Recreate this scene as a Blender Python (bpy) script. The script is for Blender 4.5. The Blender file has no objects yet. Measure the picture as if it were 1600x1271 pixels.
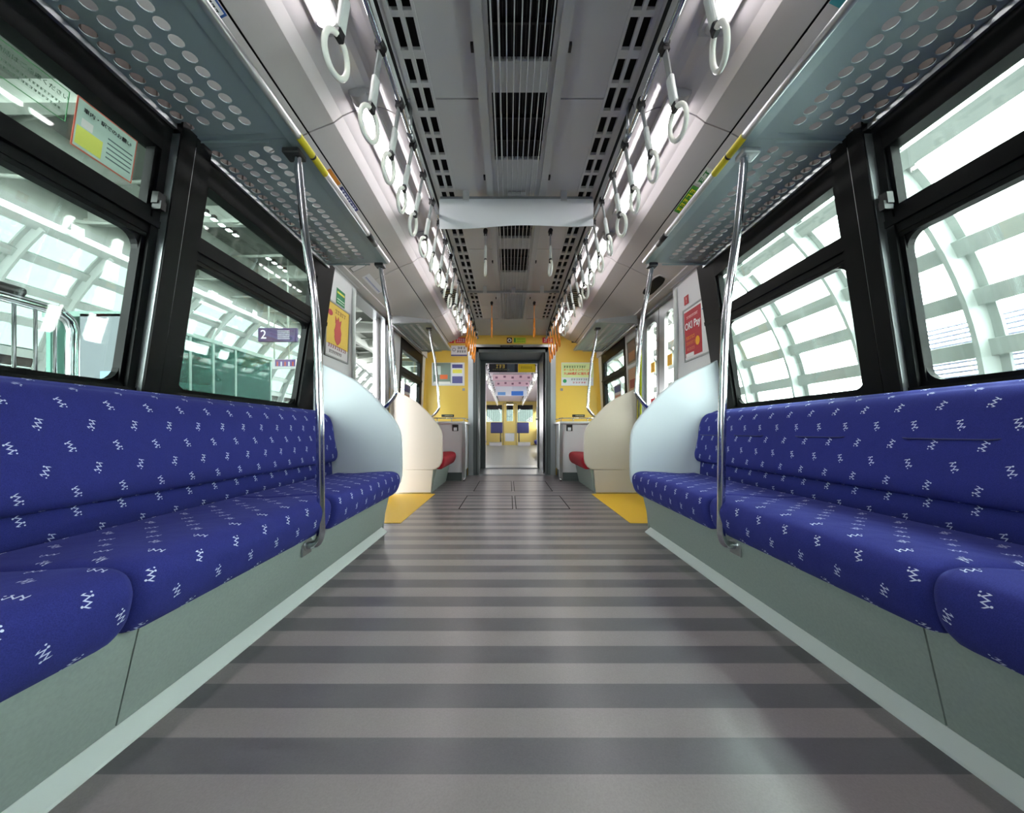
import bpy, bmesh, math, random
from mathutils import Vector, Matrix
R = math.radians
random.seed(7)
S = bpy.context.scene
COL = S.collection

# ---------------------------------------------------------------- camera, world, exposure
CX, CZ, F = -0.05, 0.69, 560.0            # camera stands low in the aisle, f in pixels of a 1600 px frame
cd = bpy.data.cameras.new('camera'); cam = bpy.data.objects.new('camera', cd); COL.objects.link(cam)
cam.location = (CX, 0, CZ); cam.rotation_euler = (R(90), 0, 0)
cd.sensor_width = 36; cd.lens = 36 * F / 1600; cd.clip_start = 0.02; cd.clip_end = 300
cd.shift_x = 5 / 1600; cd.shift_y = 39.5 / 1600
S.camera = cam
w = bpy.data.worlds.new('overcast_sky'); S.world = w; w.use_nodes = True
w.node_tree.nodes['Background'].inputs[0].default_value = (1.0, 0.985, 0.99, 1)
w.node_tree.nodes['Background'].inputs[1].default_value = 21.0
S.view_settings.view_transform = 'Standard'; S.view_settings.look = 'None'
S.view_settings.gamma = 1; S.view_settings.use_curve_mapping = False
S.view_settings.exposure = 0.28
LAMP = 15.0
S.cycles.max_bounces = 8; S.cycles.diffuse_bounces = 4; S.cycles.glossy_bounces = 4
S.cycles.transparent_max_bounces = 16; S.cycles.sample_clamp_indirect = 6
S.cycles.caustics_reflective = False; S.cycles.caustics_refractive = False

# ---------------------------------------------------------------- materials
def srgb(r, g, b):
    f = lambda c: ((c / 255) / 12.92) if c / 255 <= 0.04045 else (((c / 255) + 0.055) / 1.055) ** 2.4
    return (f(r), f(g), f(b), 1)
def pbr(name, rgb, rough=0.5, metal=0.0, spec=0.5, bump=0.0, bscale=200, coat=0.0, mottle=0.0):
    m = bpy.data.materials.new(name); m.use_nodes = True
    nt = m.node_tree; b = nt.nodes['Principled BSDF']
    b.inputs['Base Color'].default_value = srgb(*rgb); b.inputs['Roughness'].default_value = rough
    b.inputs['Metallic'].default_value = metal; b.inputs['Specular IOR Level'].default_value = spec
    b.inputs['Coat Weight'].default_value = coat
    if bump or mottle:
        tc = nt.nodes.new('ShaderNodeTexCoord'); n = nt.nodes.new('ShaderNodeTexNoise')
        n.inputs['Scale'].default_value = bscale; n.inputs['Detail'].default_value = 3
        nt.links.new(tc.outputs['Object'], n.inputs['Vector'])
        if bump:
            bp = nt.nodes.new('ShaderNodeBump'); bp.inputs['Strength'].default_value = bump; bp.inputs['Distance'].default_value = 0.002
            nt.links.new(n.outputs['Fac'], bp.inputs['Height']); nt.links.new(bp.outputs['Normal'], b.inputs['Normal'])
        if mottle:
            mx = nt.nodes.new('ShaderNodeMix'); mx.data_type = 'RGBA'; mx.blend_type = 'MULTIPLY'
            mx.inputs['Factor'].default_value = mottle
            mx.inputs[6].default_value = srgb(*rgb); nt.links.new(n.outputs['Fac'], mx.inputs[7])
            nt.links.new(mx.outputs[2], b.inputs['Base Color'])
    return m
def emit(name, rgb, strength):
    m = bpy.data.materials.new(name); m.use_nodes = True; nt = m.node_tree
    e = nt.nodes.new('ShaderNodeEmission'); e.inputs[0].default_value = srgb(*rgb); e.inputs[1].default_value = strength
    nt.links.new(e.outputs[0], nt.nodes['Material Output'].inputs[0]); return m
def glass(name, tint, refl=0.06, frost=0.0, fcol=(.8, .86, .83)):
    m = bpy.data.materials.new(name); m.use_nodes = True; nt = m.node_tree
    t = nt.nodes.new('ShaderNodeBsdfTransparent'); t.inputs[0].default_value = (*tint, 1)
    g = nt.nodes.new('ShaderNodeBsdfGlossy'); g.inputs['Roughness'].default_value = 0.02
    mx = nt.nodes.new('ShaderNodeMixShader'); lw = nt.nodes.new('ShaderNodeLayerWeight'); lw.inputs[0].default_value = 0.5; k_ = NB(nt)
    nt.links.new(k_.m('MULTIPLY_ADD', k_.m('POWER', lw.outputs['Facing'], 5.0), 0.55, refl), mx.inputs[0]); nt.links.new(t.outputs[0], mx.inputs[1]); nt.links.new(g.outputs[0], mx.inputs[2])
    out = mx
    if frost:
        d = nt.nodes.new('ShaderNodeBsdfDiffuse'); d.inputs[0].default_value = (*fcol, 1)
        m2 = nt.nodes.new('ShaderNodeMixShader'); m2.inputs[0].default_value = frost
        nt.links.new(mx.outputs[0], m2.inputs[1]); nt.links.new(d.outputs[0], m2.inputs[2]); out = m2
    nt.links.new(out.outputs[0], nt.nodes['Material Output'].inputs[0]); return m

class NB:                                    # tiny maths-node builder
    def __init__(s, nt): s.nt = nt
    def m(s, op, a, b=None, c=None):
        n = s.nt.nodes.new('ShaderNodeMath'); n.operation = op
        for i, v in enumerate((a, b, c)):
            if v is None: continue
            if isinstance(v, (int, float)): n.inputs[i].default_value = v
            else: s.nt.links.new(v, n.inputs[i])
        return n.outputs[0]
def fabric(name, base, motif):
    m = bpy.data.materials.new(name); m.use_nodes = True; nt = m.node_tree; b = nt.nodes['Principled BSDF']; k = NB(nt)
    b.inputs['Roughness'].default_value = 0.95; b.inputs['Specular IOR Level'].default_value = 0.15
    b.inputs['Sheen Weight'].default_value = 0.15; b.inputs['Sheen Tint'].default_value = srgb(*[min(255, c + 60) for c in base])
    uv = nt.nodes.new('ShaderNodeUVMap'); uv.uv_map = 'UVMap'; sp = nt.nodes.new('ShaderNodeSeparateXYZ')
    nt.links.new(uv.outputs[0], sp.inputs[0]); U, V = sp.outputs[0], sp.outputs[1]
    ph, pw = 0.062, 0.118
    row = k.m('FLOOR', k.m('DIVIDE', V, ph)); odd = k.m('FLOORED_MODULO', row, 2.0)
    cu = k.m('MULTIPLY', k.m('SUBTRACT', k.m('FRACT', k.m('DIVIDE', k.m('ADD', U, k.m('MULTIPLY', odd, pw / 2)), pw)), 0.5), pw)
    cv = k.m('MULTIPLY', k.m('SUBTRACT', k.m('FRACT', k.m('DIVIDE', V, ph)), 0.5), ph)
    ang = k.m('MULTIPLY_ADD', odd, 0.75, -0.15)
    ca, sa = k.m('COSINE', ang), k.m('SINE', ang)
    p = k.m('ADD', k.m('MULTIPLY', cu, ca), k.m('MULTIPLY', cv, sa))
    q = k.m('SUBTRACT', k.m('MULTIPLY', cv, ca), k.m('MULTIPLY', cu, sa))
    tri = k.m('MULTIPLY', k.m('SUBTRACT', k.m('PINGPONG', k.m('ADD', q, 1.0), 0.0055), 0.00275), 1.9)
    line = k.m('MULTIPLY', k.m('LESS_THAN', k.m('ABSOLUTE', k.m('SUBTRACT', p, tri)), 0.0024), k.m('LESS_THAN', k.m('ABSOLUTE', q), 0.0145))
    def dot(x, y, r):
        dx = k.m('SUBTRACT', p, x); dy = k.m('SUBTRACT', q, y)
        return k.m('LESS_THAN', k.m('ADD', k.m('MULTIPLY', dx, dx), k.m('MULTIPLY', dy, dy)), r * r)
    pat = k.m('MAXIMUM', line, k.m('MAXIMUM', dot(0.009, 0.007, 0.0022), k.m('MAXIMUM', dot(-0.009, -0.009, 0.0022), dot(0.009, 0.0145, 0.0018))))
    tc = nt.nodes.new('ShaderNodeTexCoord')
    nz = nt.nodes.new('ShaderNodeTexNoise'); nz.inputs['Scale'].default_value = 500; nt.links.new(tc.outputs['Object'], nz.inputs['Vector'])
    big = nt.nodes.new('ShaderNodeTexNoise'); big.inputs['Scale'].default_value = 9; nt.links.new(tc.outputs['Object'], big.inputs['Vector'])
    cr = nt.nodes.new('ShaderNodeMapRange'); cr.inputs[1].default_value = 0.3; cr.inputs[2].default_value = 0.7; cr.inputs[3].default_value = 0.8; cr.inputs[4].default_value = 1.15
    nt.links.new(nz.outputs['Fac'], cr.inputs[0])
    hs = nt.nodes.new('ShaderNodeHueSaturation'); hs.inputs['Color'].default_value = srgb(*base); nt.links.new(cr.outputs[0], hs.inputs['Value'])
    mx = nt.nodes.new('ShaderNodeMix'); mx.data_type = 'RGBA'; nt.links.new(pat, mx.inputs['Factor'])
    nt.links.new(hs.outputs[0], mx.inputs[6]); mx.inputs[7].default_value = srgb(*motif)
    nt.links.new(mx.outputs[2], b.inputs['Base Color'])
    bp = nt.nodes.new('ShaderNodeBump'); bp.inputs['Strength'].default_value = 0.25; bp.inputs['Distance'].default_value = 0.001
    nt.links.new(nz.outputs['Fac'], bp.inputs['Height'])
    bp2 = nt.nodes.new('ShaderNodeBump'); bp2.inputs['Strength'].default_value = 0.5; bp2.inputs['Distance'].default_value = 0.012
    nt.links.new(big.outputs['Fac'], bp2.inputs['Height']); nt.links.new(bp.outputs['Normal'], bp2.inputs['Normal'])
    nt.links.new(bp2.outputs['Normal'], b.inputs['Normal']); return m
def floor_mat(name, light, dark, y0, half):
    m = bpy.data.materials.new(name); m.use_nodes = True; nt = m.node_tree; b = nt.nodes['Principled BSDF']; k = NB(nt)
    tc = nt.nodes.new('ShaderNodeTexCoord'); sp = nt.nodes.new('ShaderNodeSeparateXYZ'); nt.links.new(tc.outputs['Object'], sp.inputs[0])
    odd = k.m('FLOORED_MODULO', k.m('FLOOR', k.m('DIVIDE', k.m('SUBTRACT', sp.outputs[1], y0), half)), 2.0)
    nz = nt.nodes.new('ShaderNodeTexNoise'); nz.inputs['Scale'].default_value = 260; nz.inputs['Detail'].default_value = 4
    mp = nt.nodes.new('ShaderNodeMapping'); mp.inputs['Location'].default_value = (11.37, 7.13, 3.71); nt.links.new(tc.outputs['Object'], mp.inputs[0]); nt.links.new(mp.outputs[0], nz.inputs['Vector'])
    big = nt.nodes.new('ShaderNodeTexNoise'); big.inputs['Scale'].default_value = 3; nt.links.new(mp.outputs[0], big.inputs['Vector'])
    mx = nt.nodes.new('ShaderNodeMix'); mx.data_type = 'RGBA'; nt.links.new(odd, mx.inputs['Factor'])
    mx.inputs[6].default_value = srgb(*light); mx.inputs[7].default_value = srgb(*dark)
    hs = nt.nodes.new('ShaderNodeHueSaturation'); nt.links.new(mx.outputs[2], hs.inputs['Color'])
    nt.links.new(k.m('MULTIPLY_ADD', nz.outputs['Fac'], 0.35, 0.82), hs.inputs['Value'])
    nt.links.new(hs.outputs[0], b.inputs['Base Color'])
    b.inputs['Roughness'].default_value = 0.29
    bp = nt.nodes.new('ShaderNodeBump'); bp.inputs['Strength'].default_value = 0.12; bp.inputs['Distance'].default_value = 0.001
    nt.links.new(nz.outputs['Fac'], bp.inputs['Height']); nt.links.new(bp.outputs['Normal'], b.inputs['Normal'])
    return m
M = dict(
    blue=fabric('blue_moquette', (46, 50, 120), (205, 210, 232)),
    red=pbr('red_moquette', (150, 12, 34), .95, bump=.2, bscale=400),
    floor=floor_mat('striped_vinyl_floor', (140, 132, 134), (100, 97, 102), 0.808, 0.0865),
    skirt=pbr('pale_green_skirt_panel', (156, 168, 162), .45, mottle=.25, bscale=120),
    panel=pbr('warm_grey_ceiling_panel', (196, 190, 190), .38),
    cove=pbr('glossy_white_cove', (222, 216, 218), .16, coat=.3),
    lin=pbr('grey_ceiling_liner', (214, 212, 212), .5),
    lin2=pbr('grey_ceiling_metal', (204, 205, 205), .4, .15),
    white=pbr('white_wall_panel', (214, 212, 216), .4),
    part=pbr('white_partition', (186, 192, 198), .4),
    cream=pbr('cream_partition', (196, 188, 176), .4),
    yellow=pbr('yellow_end_wall', (226, 186, 78), .42),
    yfloor=pbr('yellow_floor_sheet', (246, 196, 36), .42, bump=.1, bscale=300),
    black=pbr('black_window_frame', (6, 7, 8), .46, spec=.14),
    dark=pbr('dark_void', (8, 8, 9), .8),
    seam=pbr('black_joint', (14, 14, 14), .8),
    steel=pbr('polished_steel_tube', (205, 208, 212), .12, 1),
    alu=pbr('brushed_aluminium', (170, 174, 176), .32, .9),
    rack=pbr('blue_grey_rack_sheet', (142, 156, 158), .42, .25),
    gframe=pbr('dark_grey_gangway', (84, 92, 92), .4),
    ring=pbr('ivory_ring_plastic', (232, 230, 222), .25),
    strap=pbr('grey_strap_webbing', (150, 152, 152), .7),
    sleeve=pbr('pale_strap_sleeve', (205, 208, 206), .35),
    clip=pbr('black_strap_clip', (26, 26, 28), .4),
    orange=pbr('orange_plastic', (236, 140, 28), .35),
    paper=pbr('white_paper', (222, 224, 228), .7),
    lamp=emit('fluorescent_tube', (255, 250, 250), LAMP),
    lampend=pbr('lamp_end_cap', (190, 188, 190), .35),
    glassL=glass('green_tinted_glass', (.84, .925, .895)),
    glassD=glass('door_glass', (.90, .93, .90)),
    cabglass=glass('shaded_cab_glass', (.16, .19, .18)),
    teal=glass('teal_shelter_glass', (.40, .60, .54), frost=.45, fcol=(.06, .16, .135)),
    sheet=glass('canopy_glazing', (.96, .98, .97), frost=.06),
    txt=pbr('black_print', (25, 25, 28), .6),
    txtw=pbr('white_print', (240, 240, 240), .6),
    rib=pbr('white_canopy_steel', (154, 160, 157), .5),
    sheetL=glass('dimmed_canopy_glazing', (.25, .285, .27), frost=.05),  # canopy glazing with darkened tint, so less daylight comes from the left
    roof=pbr('station_roof_deck', (104, 110, 104), .8),
    beam=pbr('station_roof_steel', (150, 158, 150), .6),
    plat=pbr('platform_paving', (150, 150, 146), .8, mottle=.3, bscale=30),
    louv=pbr('louvre_slat', (110, 108, 140), .5),
    navy=pbr('navy_vinyl', (36, 40, 92), .6),
)
def flat(rgb, rough=.55): 
    key = 'print_%02x%02x%02x' % rgb
    if key not in M: M[key] = pbr('printed_colour', rgb, rough)
    return M[key]

# ---------------------------------------------------------------- mesh builder
class MB:
    def __init__(s): s.b = bmesh.new(); s.uv = s.b.loops.layers.uv.new('UVMap')
    def face(s, pts, uvs=None, smooth=False):
        vs = [s.b.verts.new(p) for p in pts]; f = s.b.faces.new(vs); f.smooth = smooth
        if uvs:
            for l, u in zip(f.loops, uvs): l[s.uv].uv = u
        return s
    def box(s, x0, x1, y0, y1, z0, z1):
        P = [Vector((x, y, z)) for x in (x0, x1) for y in (y0, y1) for z in (z0, z1)]
        return s.hexa(P)
    def hexa(s, P):                              # P indexed x*4+y*2+z
        v = [s.b.verts.new(p) for p in P]
        for f in ((0, 1, 3, 2), (4, 6, 7, 5), (0, 4, 5, 1), (2, 3, 7, 6), (0, 2, 6, 4), (1, 5, 7, 3)):
            s.b.faces.new([v[i] for i in f])
        return s
    def rbox(s, x0, x1, y0, y1, z0, z1, r=.01, seg=3):
        t = bmesh.new(); bmesh.ops.create_cube(t, size=1)
        for v in t.verts: v.co = Vector(((x0 + x1) / 2 + v.co.x * (x1 - x0), (y0 + y1) / 2 + v.co.y * (y1 - y0), (z0 + z1) / 2 + v.co.z * (z1 - z0)))
        bmesh.ops.bevel(t, geom=t.edges[:], offset=r, segments=seg, profile=.5, affect='EDGES')
        mp = {v: s.b.verts.new(v.co) for v in t.verts}
        for f in t.faces: s.b.faces.new([mp[v] for v in f.verts]).smooth = False
        t.free(); return s
    def tube(s, path, r, n=12, cap=True, rs=None):
        path = [Vector(p) for p in path]; rings = []
        up = None
        for i, p in enumerate(path):
            d = (path[min(i + 1, len(path) - 1)] - path[max(i - 1, 0)]).normalized()
            if up is None:
                up = Vector((0, 0, 1)) if abs(d.z) < .9 else Vector((1, 0, 0))
            a = d.cross(up).normalized(); b = a.cross(d).normalized(); up = b
            rr = rs[i] if rs else r
            rings.append([s.b.verts.new(p + (a * math.cos(t) + b * math.sin(t)) * rr) for t in [2 * math.pi * k / n for k in range(n)]])
        for A, B in zip(rings, rings[1:]):
            for k in range(n):
                s.b.faces.new((A[k], A[(k + 1) % n], B[(k + 1) % n], B[k])).smooth = True
        if cap:
            s.b.faces.new(rings[0][::-1]); s.b.faces.new(rings[-1])
        return s
    def torus(s, c, Rm, r, axis='X', n=28, m=10):
        c = Vector(c); rings = []
        for i in range(n):
            t = 2 * math.pi * i / n
            u = {'X': Vector((0, math.cos(t), math.sin(t))), 'Y': Vector((math.cos(t), 0, math.sin(t)))}[axis]
            ax = {'X': Vector((1, 0, 0)), 'Y': Vector((0, 1, 0))}[axis]
            rings.append([s.b.verts.new(c + u * (Rm + r * math.cos(a)) + ax * r * math.sin(a)) for a in [2 * math.pi * k / m for k in range(m)]])
        for i in range(n):
            A, B = rings[i], rings[(i + 1) % n]
            for k in range(m): s.b.faces.new((A[k], A[(k + 1) % m], B[(k + 1) % m], B[k])).smooth = True
        return s
    def prism(s, poly, a, b, axis='Y', smooth=False):   # poly in the other two axes
        def P(u, v, t): return {'Y': (u, t, v), 'X': (t, u, v), 'Z': (u, v, t)}[axis]
        A = [s.b.verts.new(P(u, v, a)) for u, v in poly]; B = [s.b.verts.new(P(u, v, b)) for u, v in poly]
        s.b.faces.new(A); s.b.faces.new(B[::-1])
        n = len(poly)
        for i in range(n): s.b.faces.new((A[i], B[i], B[(i + 1) % n], A[(i + 1) % n])).smooth = smooth
        return s
    def sheet(s, prof, y0, y1, th, sx=1, smooth=False):      # open profile (X,z) swept along Y, thickness upward/outward
        for (a, b) in zip(prof, prof[1:]):
            d = Vector((b[0] - a[0], b[1] - a[1])).normalized(); nrm = Vector((-d.y, d.x))
            if nrm.y < 0: nrm = -nrm
            o = nrm * th
            P = []
            for (x, z) in (a, b):
                for y in (y0, y1):
                    for t in (0, 1): P.append(Vector((sx * (x + o.x * t), y, z + o.y * t)))
            s.hexa(P)
        return s
    def cushion(s, prof, y0, y1, sx, r=.018, dish=0.0, shrink=.05, uoff=0.0):
        cx = sum(p[0] for p in prof) / len(prof); cz = sum(p[1] for p in prof) / len(prof)
        L = [0]
        for a, b in zip(prof, prof[1:] + prof[:1]): L.append(L[-1] + math.hypot(b[0] - a[0], b[1] - a[1]))
        st = [(y0, .80), (y0 + r * .25, .93), (y0 + r, .985), (y0 + 2 * r, 1)]
        n = max(4, int((y1 - y0) / .06))
        st += [(y0 + 2 * r + (y1 - y0 - 4 * r) * i / n, 1) for i in range(1, n)]
        st += [(y1 - 2 * r, 1), (y1 - r, .985), (y1 - r * .25, .93), (y1, .80)]
        rings = []
        for y, k in st:
            ins = (1 - k)
            ring = []
            for x, z in prof:
                dx, dz = x - cx, z - cz; l = math.hypot(dx, dz) or 1
                q = max(0, 1 - ins * 0.14 / l) if ins else 1
                ring.append(s.b.verts.new((sx * (cx + dx * q), y, cz + dz * q)))
            rings.append(ring)
        m = len(prof)
        for i in range(len(rings) - 1):
            for k in range(m):
                k2 = (k + 1) % m
                f = s.b.faces.new((rings[i][k], rings[i][k2], rings[i + 1][k2], rings[i + 1][k])); f.smooth = True
                uv = [(st[i][0], L[k]), (st[i][0], L[k + 1]), (st[i + 1][0], L[k + 1]), (st[i + 1][0], L[k])]
                for l, u in zip(f.loops, uv): l[s.uv].uv = (u[0] + uoff, u[1])
        for ring in (rings[0], rings[-1]):
            f = s.b.faces.new(ring)
            for l, p in zip(f.loops, prof): l[s.uv].uv = (p[0], p[1])
        return s
    def tf(s, fn):
        for v in s.b.verts: v.co = Vector(fn(v.co))
        return s
    def build(s, name, mat, parent=None, smooth=None):
        bmesh.ops.recalc_face_normals(s.b, faces=s.b.faces[:])
        me = bpy.data.meshes.new(name); s.b.to_mesh(me); s.b.free()
        me.materials.append(mat)
        o = bpy.data.objects.new(name, me); COL.objects.link(o)
        if parent: o.parent = parent
        return o
def tag(o, label, cat, group=None, kind=None):
    o['label'] = label
    if cat: o['category'] = cat
    if group: o['group'] = group
    if kind: o['kind'] = kind
    return o
def struct(o, label=None, cat=None):
    o['kind'] = 'structure'
    if label: o['label'] = label
    if cat: o['category'] = cat
    return o
def thing(name, label, cat, loc=(0, 0, 0), group=None, mat=None, kind=None):
    o = bpy.data.objects.new(name, None); COL.objects.link(o); o.empty_display_size = .05
    if mat is not None: o.matrix_world = mat
    else: o.location = loc
    if kind == 'structure': struct(o, label, cat)
    else: tag(o, label, cat, group, kind)
    return o
def sub(name, mat, parent, mb, loc=None):        # part with world-coordinates mesh under an Empty at loc
    if loc is None: loc = parent.location
    L = Vector(loc); mb.tf(lambda c: c - L)
    return mb.build(name, mat, parent)
def copy_tree(o, parent=None):
    c = o.copy(); COL.objects.link(c); c.parent = parent
    for ch in list(o.children): copy_tree(ch, c)
    return c
def mesh_text(name, body, size, mat, parent, x=0, y=-.002, z=0, align='CENTER', sx=1.0, vertical=False, bold=0.0):
    cu = bpy.data.curves.new(name, 'FONT'); cu.body = body; cu.size = size; cu.align_x = align; cu.align_y = 'CENTER'
    cu.extrude = 0.0003; cu.offset = bold; cu.resolution_u = 2
    t = bpy.data.objects.new(name, cu); COL.objects.link(t)
    bpy.context.view_layer.update()
    me = bpy.data.meshes.new_from_object(t.evaluated_get(bpy.context.evaluated_depsgraph_get()))
    bpy.data.objects.remove(t)
    me.materials.clear(); me.materials.append(mat)
    Mx = Matrix(((sx, 0, 0, x), (0, 0, -1, y), (0, 1, 0, z), (0, 0, 0, 1)))
    me.transform(Mx)
    o = bpy.data.objects.new(name, me); COL.objects.link(o); o.parent = parent
    return o
def dashes(parent, x, z, wd, ht, n, mat, y=-.004, seed=1):      # unreadable small print as rows of little strokes
    rnd = random.Random(seed); m_ = MB(); c = wd / n
    for i in range(n):
        x0 = x - wd / 2 + c * i
        m_.box(x0 + c * .08, x0 + c * .86, y - .0004, y, z + ht * .30, z + ht * .5)
        m_.box(x0 + c * .08, x0 + c * (.5 + .36 * rnd.random()), y - .0004, y, z - ht * .5, z - ht * .34)
        q = x0 + c * (.2 + .4 * rnd.random()); m_.box(q, q + c * .2, y - .0004, y, z - ht * .5, z + ht * .5)
        if rnd.random() < .6: m_.box(x0 + c * .15, x0 + c * .8, y - .0004, y, z - ht * .08, z + ht * .08)
    return m_.build('lettering', mat, parent)
ORD = ['nearest', 'second', 'third', 'fourth', 'fifth', 'sixth', 'seventh', 'eighth', 'ninth', 'tenth', 'eleventh', 'twelfth', 'thirteenth',
       'fourteenth', 'fifteenth', 'sixteenth', 'seventeenth', 'eighteenth', 'nineteenth', 'twentieth', 'twenty-first', 'twenty-second', 'twenty-third']
SIDE = {-1: 'left', 1: 'right'}

def WX(z, y=0.0):                                 # inner face of the side wall leans inward above the sill
    return 1.46 - max(0, z - .85) * .155 if y < 2.5 else 1.42 - max(0, z - .85) * .04
def wallbar(mb, sx, y0, y1, z0, z1, d0=0.0, d1=.04, n=1):
    for i in range(n):
        a = z0 + (z1 - z0) * i / n; b = z0 + (z1 - z0) * (i + 1) / n
        P = []
        for d in (d0, d1):
            for y in (y0, y1):
                for z in (a, b): P.append(Vector((sx * (WX(z, y0) + d), y, z)))
        mb.hexa(P)
    return mb

YB, YG, YE = 5.70, 6.60, 18.6                      # bulkhead, second doorway, far end wall
ZC = 2.27
# ---------------------------------------------------------------- floor
mb = MB().box(-1.62, 1.62, -1.6, YB, -.06, 0)
struct(mb.build('floor', M['floor']), 'grey striped vinyl floor', 'floor')
mb = MB()
for sx in (-1, 1):
    pass
for sx in (-1, 1):
    m_ = MB().prism([(sx * .865, 2.70), (sx * 1.55, 2.70), (sx * 1.55, 3.97), (sx * .865, 3.97)], .0005, .003, 'Z')
    o = m_.build('floor_marking', M['yfloor'])
    tag(o, 'yellow floor sheet in front of the %s doorway' % SIDE[sx], 'floor marking')
# floor hatches with raised metal seams
for i, (x0, x1) in enumerate(((-.50, -.012), (.012, .50))):
    f = .007; m_ = MB()
    for (a, b, c, d) in ((x0, x1, 3.2, 3.2 + f), (x0, x1, 3.86 - f, 3.86), (x0, x0 + f, 3.2, 3.86), (x1 - f, x1, 3.2, 3.86)):
        m_.box(a, b, c, d, 0, .0012)
    tag(m_.build('floor_hatch', M['seam']), 'thin metal-edged floor hatch between the doors, %s of two' % ('left', 'right')[i], 'floor hatch')
for i, (x0, x1) in enumerate(((-.46, -.012), (.012, .46))):
    f = .007; m_ = MB()
    for (a, b, c, d) in ((x0, x1, 4.15, 4.15 + f), (x0, x1, 5.0 - f, 5.0), (x0, x0 + f, 4.15, 5.0), (x1 - f, x1, 4.15, 5.0)):
        m_.box(a, b, c, d, 0, .0012)
    tag(m_.build('floor_hatch', M['seam']), 'floor hatch outlined just before the gangway, %s of two' % ('left', 'right')[i], 'floor hatch')

# ---------------------------------------------------------------- ceiling
COVE = [(.552, 2.188), (.575, 2.194), (.595, 2.203), (.615, 2.213), (.635, 2.222), (.66, 2.229), (.69, 2.231), (.73, 2.227), (.79, 2.210), (.84, 2.188), (.88, 2.157)]
SIDEP = [(.88, 2.157), (.998, 2.111)]
UPP = [(1.005, 2.106), (1.33, 1.945)]
seams = [-1.6, .30, 1.70, 3.10, 4.50, YB]
g = .0035
for sx in (-1, 1):
    c_ = MB(); s_ = MB(); bk = MB()
    for a, b in zip(seams, seams[1:]):
        c_.sheet(COVE, a + g, b - g, .008, sx); s_.sheet(SIDEP, a + g, b - g, .008, sx)
        s_.sheet(UPP, a + g, b - g, .008, sx)
    bk.sheet([(x, z + .02) for x, z in ([(.53, 2.25)] + COVE + [(.998, 2.111), (1.33, 1.945)])], -1.6, YB, .01, sx)
    o = struct(c_.build('ceiling_cove', M['cove']), 'glossy white curved cove holding the %s lamp row' % SIDE[sx], 'ceiling cove')
    o.name = 'trim_%d' % (1 if sx < 0 else 2)
    o = struct(s_.build('trim_%d' % (3 if sx < 0 else 4), M['panel']), 'warm grey sloping ceiling panels above the %s rack' % SIDE[sx], 'ceiling panel')
    o = struct(bk.build('trim_%d' % (5 if sx < 0 else 6), M['seam']))
c_ = MB()
for a, b in zip(seams, seams[1:]):
    b2 = min(b, 5.0)
    if b2 <= a: continue
    for sx in (-1, 1):
        c_.box(*sorted((sx * .19, sx * .40)), a + g, b2 - g, ZC, ZC + .01)
        c_.sheet([(.515, ZC), (.535, ZC - .004), (.549, 2.190)], a + g, b2 - g, .008, sx)
for sx in (-1, 1):                                   # slotted strips: bars that leave two rows of dark slots
    for x0, x1 in ((.40, .412), (.447, .463), (.497, .515)):
        c_.box(*sorted((sx * x0, sx * x1)), -1.6, 5.0, ZC - .006, ZC + .012)
    y = -.9; k = 0
    while y < 5.0:
        c_.box(*sorted((sx * .405, sx * .51)), y, y + (.035 if k % 2 else .022), ZC - .003, ZC + .012)
        y += .14; k += 1
struct(c_.build('ceiling', M['lin']), 'grey centre ceiling with slotted air outlets', 'ceiling')
struct(MB().box(-1.62, 1.62, -1.68, -1.62, -.06, 2.4).build('wall_light_stop', M['white']), 'unseen white panel added behind the camera to keep sky light out', 'wall')  # unseen panel added to stop sky light entering through the open car end
struct(MB().box(-.60, .60, -1.6, YB + .1, ZC + .03, ZC + .05).build('trim_7', M['dark']))
struct(MB().box(-1.7, 1.7, -1.62, YB + .02, 2.34, 2.38).build('trim_8', M['lin']))
# sloped end panel before the bulkhead
P = [Vector((x, y, z)) for x in (-.56, .56) for y, zz in ((5.0, 2.26), (YB, 2.225)) for z in (zz, zz + .012)]
struct(MB().hexa(P).build('trim_9', M['lin2']), 'plain grey ceiling drop before the gangway', 'ceiling panel')

# centre air-conditioning strip: black louvred blocks, frame and long thin wires
ac = thing('ceiling_grille', 'long grey air-conditioning grille with black louvres down the ceiling centre', 'ceiling grille', (0, 2, 2.25))
m_ = MB()
for sx in (-1, 1):
    m_.box(*sorted((sx * .150, sx * .192)), -1.5, 4.98, 2.245, 2.285)
blocks = [(-.2, .4), (.55, 1.0), (1.10, 1.52), (1.66, 2.07), (2.49, 2.91), (3.08, 3.53)]
prev = -1.5
for a, b in blocks + [(4.98, 4.98)]:
    m_.box(-.15, .15, prev, a, 2.262, 2.285); prev = b
m_.box(-.15, -.13, -1.5, 4.98, 2.261, 2.285); m_.box(.13, .15, -1.5, 4.98, 2.261, 2.285)
sub('frame', M['lin2'], ac, m_)
for a, b in blocks:
    m_ = MB().box(-.13, .13, a, b, 2.282, 2.288)
    bo = sub('louvre_block', M['dark'], ac, m_)
    m_ = MB()
    n = 3
    for i in range(1, n): 
        y = a + (b - a) * i / n; m_.box(-.13, .13, y - .004, y + .004, 2.262, 2.281)
    for i in range(13):
        x = -.13 + .26 * (i + 1) / 14; m_.box(x - .0014, x + .0014, a, b, 2.272, 2.281)
    sub('slat', M['clip'], ac, m_)
m_ = MB()
for i in range(9): 
    x = -.118 + .236 * i / 8
    m_.tube([(x, -1.2, 2.243), (x, 4.95, 2.243)], .0026 if i > 1 else .0042, 6)
sub('guard_wire', M['lin2'], ac, m_)
m_ = MB()
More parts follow.
